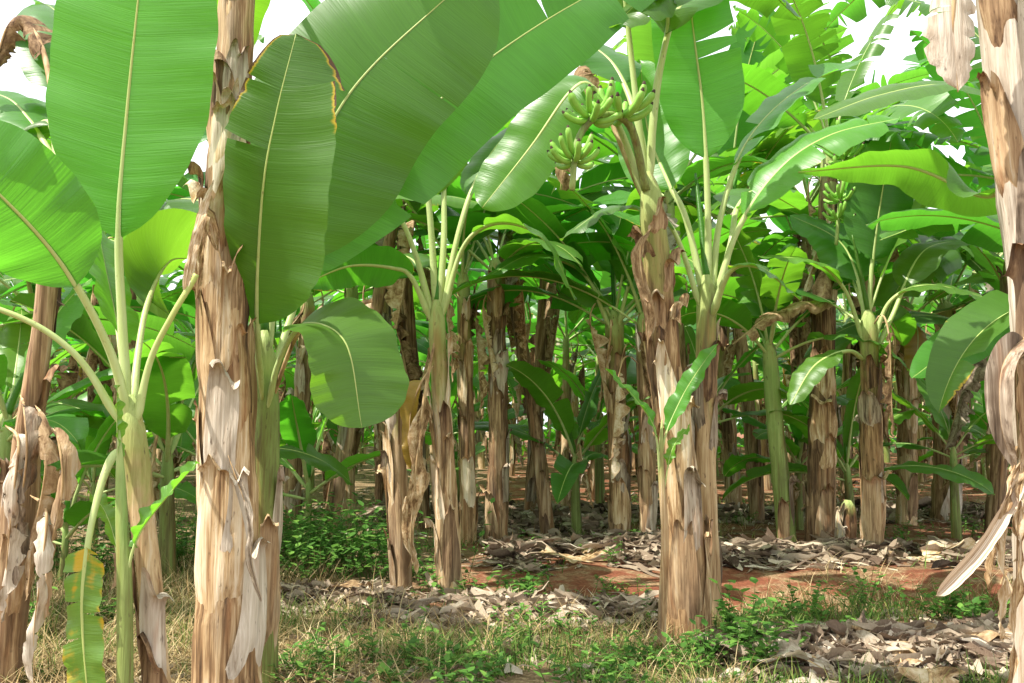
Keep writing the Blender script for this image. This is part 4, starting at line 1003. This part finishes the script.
def litter(name, x, y, zadd, ln, wd, tilt, label):
    n = len(x); az = rg.uniform(0, 6.28, n); z = gh(x, y) + zadd
    d = np.stack([np.cos(az), np.sin(az), 0 * az], 1); s_ = np.stack([-np.sin(az), np.cos(az), 0 * az], 1)
    el = rg.normal(0, tilt, n); ro = rg.normal(0, tilt * 1.3, n); c = np.stack([x, y, z], 1)
    up = np.array([[0, 0, 1.0]])
    d = d * np.cos(el)[:, None] + up * np.sin(el)[:, None]; s_ = s_ * np.cos(ro)[:, None] + up * np.sin(ro)[:, None]
    nn = np.cross(d, s_); cur = rg.normal(0, .3, n); fold = rg.normal(.35, .55, n); tw = rg.normal(0, .9, n); swp = rg.normal(0, .35, n)
    rib = rg.random(n) < .3; wd = np.where(rib, rg.uniform(.008, .02, n), wd * .72); ln = np.where(rib, ln * 1.25, ln)
    nu, nv = 8, 5
    V = np.zeros((n, nu, nv, 3)); prof = np.array([.3, .72, .95, 1, .97, .8, .5, .1]); e0 = rg.uniform(.5, 1.2, n)
    for i in range(nu):
        t = i / (nu - 1) - .5; wi = wd * prof[i] ** e0 * (1 + .1 * rg.normal(0, 1, n)); lat = swp * ln * (t * t - .08) * 1.6
        for j in range(nv):
            u = j / (nv - 1) - .5
            zz = cur * ln * (t * t - .06) + fold * wi * (4 * u * u - .3) * .8 + tw * t * u * wi * 2.2 + .012 * np.sin(t * 14 + 5 * e0)
            V[:, i, j] = c + d * (ln * t)[:, None] + s_ * (wi * u + lat)[:, None] + nn * zz[:, None]
    g = gh(V[..., 0], V[..., 1]) + .003
    V[..., 2] = np.maximum(V[..., 2], g + .012 * rg.random(V.shape[:3]))
    base = np.array(grid_faces(nu, nv)); fc = (np.arange(n)[:, None, None] * nu * nv + base[None]).reshape(-1, 4)
    uu = np.repeat(np.clip(rg.normal(.5, .24, n), 0, 1), nu * nv)
    U = np.stack([uu, uu], 1)
    o = mk(name, V.reshape(-1, 3), fc, M['litter'], None, U)
    return tag(o, label, 'leaf litter', kind='stuff')


def band(n, xr, yc, ys_, slope=0.0, clump=.0, seed=1):
    x = rg.uniform(*xr, n); y = yc + slope * x + rg.normal(0, ys_, n)
    if clump:
        m = noise2(x, y, 3.0, seed) > clump - .3 * rg.random(n); x, y = x[m], y[m]
    return x, y


def pile(name, x, y, hmax, yc, ys_, slope, ln, wd, label, tilt=.11):
    n = len(x); prof = np.exp(-((y - yc - slope * x) / ys_) ** 2)
    return litter(name, x, y, hmax * prof * rg.random(n) ** .7 + .01, rg.uniform(*ln, n), rg.uniform(*wd, n), tilt, label)


x, y = band(1150, (-1.0, 1.05), 6.35, .3, -.12, -.1, 2); pile('leaf_litter', x, y, .12, 6.35, .35, -.12, (.16, .5), (.03, .09), 'heap of bleached dead leaves across the middle of the foreground')
x, y = band(900, (-2.1, -.9), 6.9, .25, .0, -.1, 4); pile('leaf_litter', x, y, .08, 6.9, .35, 0, (.12, .34), (.03, .09), 'strip of dead leaves beside the thick pale trunk')
x, y = band(1300, (-.1, 2.0), 8.95, .36, .25, -.2, 3); pile('leaf_litter', x, y, .16, 8.95, .5, .25, (.2, .6), (.04, .12), 'pale dead leaf heap at the foot of the centre plants')
x, y = band(1150, (1.9, 5.6), 9.0, .3, .0, -.15, 6); pile('leaf_litter', x, y, .14, 9.0, .45, 0, (.2, .65), (.04, .12), 'long row of dead leaves below the right-hand stems')
x, y = band(1500, (1.15, 3.2), 5.05, .25, .05, -.3, 7); pile('leaf_litter', x, y, .08, 5.1, .4, .05, (.14, .45), (.03, .1), 'spread of grey dead leaves in the lower right corner')
x, y = band(900, (-.6, 1.2), 11.5, .4, .1, .0, 9); pile('leaf_litter', x, y, .14, 11.5, .5, .1, (.2, .5), (.05, .14), 'dead leaves round the dark shaggy stem')
x, y = band(1500, (-2, 7), 13.2, .5, .0, .0, 10); pile('leaf_litter', x, y, .16, 13.2, .6, 0, (.2, .6), (.05, .16), 'row of dead leaves under the second row of trunks')
x, y = on_screen(4200, 4.4, 30, bias=1.3)
m = noise2(x, y, 1.3, 21) > -.05 + .25 * ((y > 6.6) & (y < 8.3)); x, y = x[m], y[m]; n = len(x)
litter('leaf_litter', x, y, .01, rg.uniform(.06, .3, n), rg.uniform(.02, .09, n), .14, 'loose dead leaf scraps strewn over the whole plantation floor')


# ------------------------------------------------------------------ weeds
def weed_mesh(rng, nst, h, leaf, spread):
    V, Fc, U = [], [], []; off = 0
    for i in range(nst):
        az = rng.uniform(0, 6.28); e = rng.uniform(.6, 1.45); L = h * rng.uniform(.5, 1.1); b0 = np.array([rng.normal(0, spread), rng.normal(0, spread), 0])
        d = np.array([math.cos(az) * math.cos(e), math.sin(az) * math.cos(e), math.sin(e)])
        P = np.array([b0 + d * L * t - np.array([0, 0, .15 * L * t * t]) for t in np.linspace(0, 1, 5)])
        v, f, u = tube(P, np.linspace(.003, .0012, 5), 4); V.append(v); Fc += [tuple(q + off for q in g) for g in f]; U.append(np.full((len(v), 2), .3)); off += len(v)
        for t in np.linspace(.3, 1, int(rng.integers(5, 9))):
            c = b0 + d * L * t - np.array([0, 0, .15 * L * t * t]); a2 = rng.uniform(0, 6.28); l = leaf * rng.uniform(.6, 1.2); e2 = rng.uniform(-.3, .7)
            ld = np.array([math.cos(a2) * math.cos(e2), math.sin(a2) * math.cos(e2), math.sin(e2)]); sd = nrm(np.cross(ld, [0, 0, 1.0])); nd = np.cross(sd, ld)
            w = l * .3
            lv = np.array([c, c + ld * l * .35 + sd * w + nd * .1 * w, c + ld * l * .35 - nd * .25 * w, c + ld * l * .35 - sd * w + nd * .1 * w, c + ld * l * .72 + sd * w * .65, c + ld * l * .72 - nd * .2 * w, c + ld * l * .72 - sd * w * .65, c + ld * l - nd * .3 * w])
            V.append(lv); U.append(np.full((8, 2), rng.random()))
            Fc += [tuple(q + off for q in g) for g in [(0, 1, 2), (0, 2, 3), (1, 4, 5, 2), (2, 5, 6, 3), (4, 7, 5), (5, 7, 6)]]; off += 8
    return np.vstack(V), Fc, np.vstack(U)


def weed(px, py, d, nst, h, leaf, spread, label, name='weed_plant', cat='weed'):
    
    if name == 'weed_plant': spread *= .35; h *= 1.15
    b = base_at(px, py, d); b[2] += .02
    v, f, u = weed_mesh(rg, nst, h, leaf, spread)
    o = mk(name, v, f, M['weed'], None, u); o.location = tuple(b)
    return tag(o, label, cat)


weed(742, 655, 5.15, 26, .42, .085, .09, 'bright green broadleaf weed clump at the foot of the leaning trunk')
weed(700, 672, 4.85, 16, .28, .06, .012, 'low leafy weed in the foreground, left of the bright green weed clump')
weed(770, 672, 4.85, 14, .28, .07, .012, 'small leafy weed in front of the grey dead leaves, right foreground')
weed(628, 672, 4.9, 12, .22, .05, .012, 'tiny weed growing from straw at the bottom, right of centre')
weed(335, 572, 8.0, 170, .75, .085, .3, 'dense feathery green bush left of the grey stump', 'bush', 'bush')
weed(290, 560, 8.6, 90, .65, .085, .25, 'smaller bush of weeds tucked against the thick pale trunk', 'bush', 'bush')
weed(80, 560, 7.6, 100, .65, .07, .35, 'weedy bush between the left edge stem and the left foreground plant', 'bush', 'bush')
weed(180, 540, 8.4, 90, .6, .08, .3, 'light green bush seen between the left foreground plant and the pale trunk', 'bush', 'bush')
weed(860, 600, 6.6, 26, .34, .06, .22, 'low weed patch on the red track, right side')
weed(810, 612, 6.3, 18, .25, .06, .15, 'small weed on the near edge of the red track, left of the larger patch')
weed(940, 612, 6.3, 30, .3, .06, .25, 'grassy weed on the red track under the broken bleached leaf strip')
weed(525, 590, 7.1, 16, .3, .07, .05, 'young weed at the left end of the bare red track')
weed(20, 640, 5.4, 26, .35, .06, .2, 'green weed at the foot of the left edge stem')
weed(105, 625, 5.8, 24, .3, .06, .18, 'green weed behind the slim left sucker')
x, y = on_screen(1700, 5.9, 7.2, (760, 1040)); m = noise2(x, y, 2.5, 41) > .05; x, y = x[m], y[m]; n = len(x)
o = blades('green_grass', x, y, rg.uniform(.1, .36, n), rg.uniform(.0012, .003, n), np.clip(rg.normal(.35, .2, n), 0, 1), M['grass'])
tag(o, 'thin dull grass on the track at right', 'grass')
x, y = on_screen(7000, 5.5, 9.5, (-10, 400)); m = noise2(x, y, 1.8, 43) > -.1; x, y = x[m], y[m]; n = len(x)
o = blades('dry_grass', x, y, rg.uniform(.12, .42, n), rg.uniform(.0014, .0034, n), np.clip(rg.normal(.55, .24, n), 0, 1), M['straw'])
tag(o, 'tall straw grass behind the left foreground plants', 'dry grass')
# creeping cover too mixed to count
V, Fc, U = [], [], []; off = 0
x, y = on_screen(330, 4.4, 18, bias=1.5)
m = noise2(x, y, 1.2, 31) - .5 * ((x > -.3) & (y > 6.4) & (y < 8.2)) - .5 * ((x > 1.2) & (y < 5.8)) > -.05
for a, b in zip(x[m], y[m]):
    v, f, u = weed_mesh(rg, 7, rg.uniform(.12, .3), rg.uniform(.035, .07), .12); v = v + [a, b, float(gh(a, b))]
    V.append(v); U.append(u); Fc += [tuple(q + off for q in g) for g in f]; off += len(v)
tag(mk('ground_cover', np.vstack(V), Fc, M['weed'], None, np.vstack(U)), 'low creeping weeds covering the ground among the trunks', 'ground cover', kind='stuff')


# big single dead leaves lying in front
def dead(px, py, d, az, L, hw, label, mat='dry_grey', bend=.25):
    b = base_at(px, py, d); b[2] += .03
    n = 34; t = np.linspace(-.5, .5, n)
    P = np.stack([t * L * math.cos(az) - .06 * np.sin(t * 5) * math.sin(az), t * L * math.sin(az) + .06 * np.sin(t * 5) * math.cos(az), .05 + .05 * np.sin(t * 9 + px) + 0 * t], 1)
    v, f, u = blade(P, np.tile([0.0, 0, 1], (n, 1)), hw * 1.45, rg, a=.25, b=.25, crumple=.016, ripple=.02, tears=(5, 6), ragged=.35, gap=.05, nu=36, sb=.2)
    g = gh(v[:, 0] + b[0], v[:, 1] + b[1]) - b[2] + .012; v[:, 2] = np.maximum(v[:, 2], g)
    o = mk('dead_leaf', v, f, M[mat], None, u); o.location = tuple(b)
    tag(o, label, 'dead leaf')
    tv, tf, tu = tube(P, np.linspace(.011, .003, n), 6); mk('midrib', tv, tf, M['petiole_dry'], o, tu)


dead(860, 655, 4.95, .15, 1.0, .13, 'large crumpled grey dead leaf on the ground, lower right, pointing right')
dead(955, 640, 5.2, -.25, 1.1, .12, 'long dark-ribbed dead leaf lying near the right edge trunk', 'dry_brown')
dead(820, 672, 4.7, -.6, .7, .11, 'pale dead leaf at the bottom edge, beside the small leafy weed', 'dry_grey')
dead(915, 675, 4.65, 1.2, .7, .10, 'bleached dead leaf at the bottom, between two longer dead leaves', 'dry')
dead(560, 612, 6.1, .4, .8, .12, 'bleached dead leaf draped on the middle leaf heap')
dead(300, 590, 6.9, .05, 1.1, .10, 'flat brown dead leaf lying right of the thick pale trunk', 'dry_brown')
dead(590, 555, 8.9, .5, 1.2, .16, 'broad pale dead leaf on the heap by the centre plants', 'dry')
dead(950, 558, 8.8, .1, 1.3, .14, 'long pale dead leaf under the broad shaggy right stem', 'dry')

# ------------------------------------------------------------------ far vegetation closing the rows
V, Fc, U = [], [], []; off = 0
for i in range(2600):
    y = rg.uniform(38, 54); x = rg.uniform(-.64, .64) * y; zz = 5.6 * rg.random() ** 1.3 + float(gh(x, y)); az = rg.uniform(0, 6.28); L = rg.uniform(1.2, 2.1)
    t = np.linspace(0, 1, 9); e0 = rg.uniform(.2, 1.2); e = e0 - rg.uniform(.8, 1.8) * t
    P = np.cumsum(np.stack([math.cos(az) * np.cos(e), math.sin(az) * np.cos(e), np.sin(e)], 1) * L / 8, 0) + [x, y, zz]
    N_ = np.stack([-math.cos(az) * np.sin(e), -math.sin(az) * np.sin(e), np.cos(e)], 1)
    v, f, u = blade(P, N_, .26, rg, nv=3, nu=8, a=.3, b=.4)
    V.append(v); U.append(u); Fc += [tuple(q + off for q in g) for g in f]; off += len(v)
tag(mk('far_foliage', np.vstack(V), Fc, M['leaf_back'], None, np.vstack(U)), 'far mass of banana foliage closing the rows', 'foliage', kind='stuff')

# ------------------------------------------------------------------ light, sky, camera
SUN_EL, SUN_AZ = math.radians(58), math.atan2(-0.7, -0.3)      # azimuth from +Y towards +X
ts = Vector((math.sin(SUN_AZ) * math.cos(SUN_EL), math.cos(SUN_AZ) * math.cos(SUN_EL), math.sin(SUN_EL)))
sl = bpy.data.lights.new('sun', 'SUN'); sl.energy = 4.7; sl.angle = math.radians(.53); sl.color = (1, .95, .86)
so = bpy.data.objects.new('sun', sl); COL.objects.link(so); so.rotation_euler = ts.to_track_quat('Z', 'Y').to_euler(); so.location = (0, 0, 30)
w = bpy.data.worlds.new('World'); SC.world = w; w.use_nodes = True
nt = w.node_tree; nt.nodes.clear()
sky = nt.nodes.new('ShaderNodeTexSky'); sky.sky_type = 'NISHITA'; sky.sun_disc = False
sky.sun_elevation = SUN_EL; sky.sun_rotation = SUN_AZ % (2 * math.pi); sky.air_density = 1.0; sky.dust_density = 4.0; sky.ozone_density = .6
bg = nt.nodes.new('ShaderNodeBackground'); bg.inputs[1].default_value = 0.15
wo = nt.nodes.new('ShaderNodeOutputWorld')
tc = nt.nodes.new('ShaderNodeTexCoord'); cn = nt.nodes.new('ShaderNodeTexNoise'); cn.inputs['Scale'].default_value = 2.2; cn.inputs['Detail'].default_value = 5
mr = nt.nodes.new('ShaderNodeMapRange'); mr.inputs[1].default_value = .35; mr.inputs[2].default_value = .6; mr.inputs[3].default_value = .55; mr.inputs[4].default_value = 1
cm = nt.nodes.new('ShaderNodeMix'); cm.data_type = 'RGBA'; cm.inputs[7].default_value = (6.8, 6.9, 7.0, 1)      # bright thin cloud over the whole sky
nt.links.new(tc.outputs['Generated'], cn.inputs['Vector']); nt.links.new(cn.outputs[0], mr.inputs[0]); nt.links.new(mr.outputs[0], cm.inputs[0])
nt.links.new(sky.outputs[0], cm.inputs[6]); nt.links.new(cm.outputs[2], bg.inputs[0]); nt.links.new(bg.outputs[0], wo.inputs[0])

cam = bpy.data.cameras.new('camera'); co = bpy.data.objects.new('camera', cam); COL.objects.link(co)
cam.sensor_width = 36; cam.lens = F / 1024 * 36; cam.clip_end = 2000; cam.clip_start = .05
co.location = (0, 0, CAMZ); co.rotation_euler = (math.pi / 2 + PITCH, 0, 0)
SC.camera = co
vs = SC.view_settings
SC.display_settings.display_device = 'sRGB'
vs.view_transform = 'Standard'; vs.look = 'None'; vs.gamma = 1; vs.use_curve_mapping = False; vs.exposure = 0.97
SC.render.engine = 'CYCLES'
cy = SC.cycles
cy.use_denoising = True; cy.max_bounces = 8; cy.diffuse_bounces = 4; cy.transmission_bounces = 6; cy.glossy_bounces = 2; cy.caustics_reflective = False; cy.caustics_refractive = False
cy.sample_clamp_indirect = 8
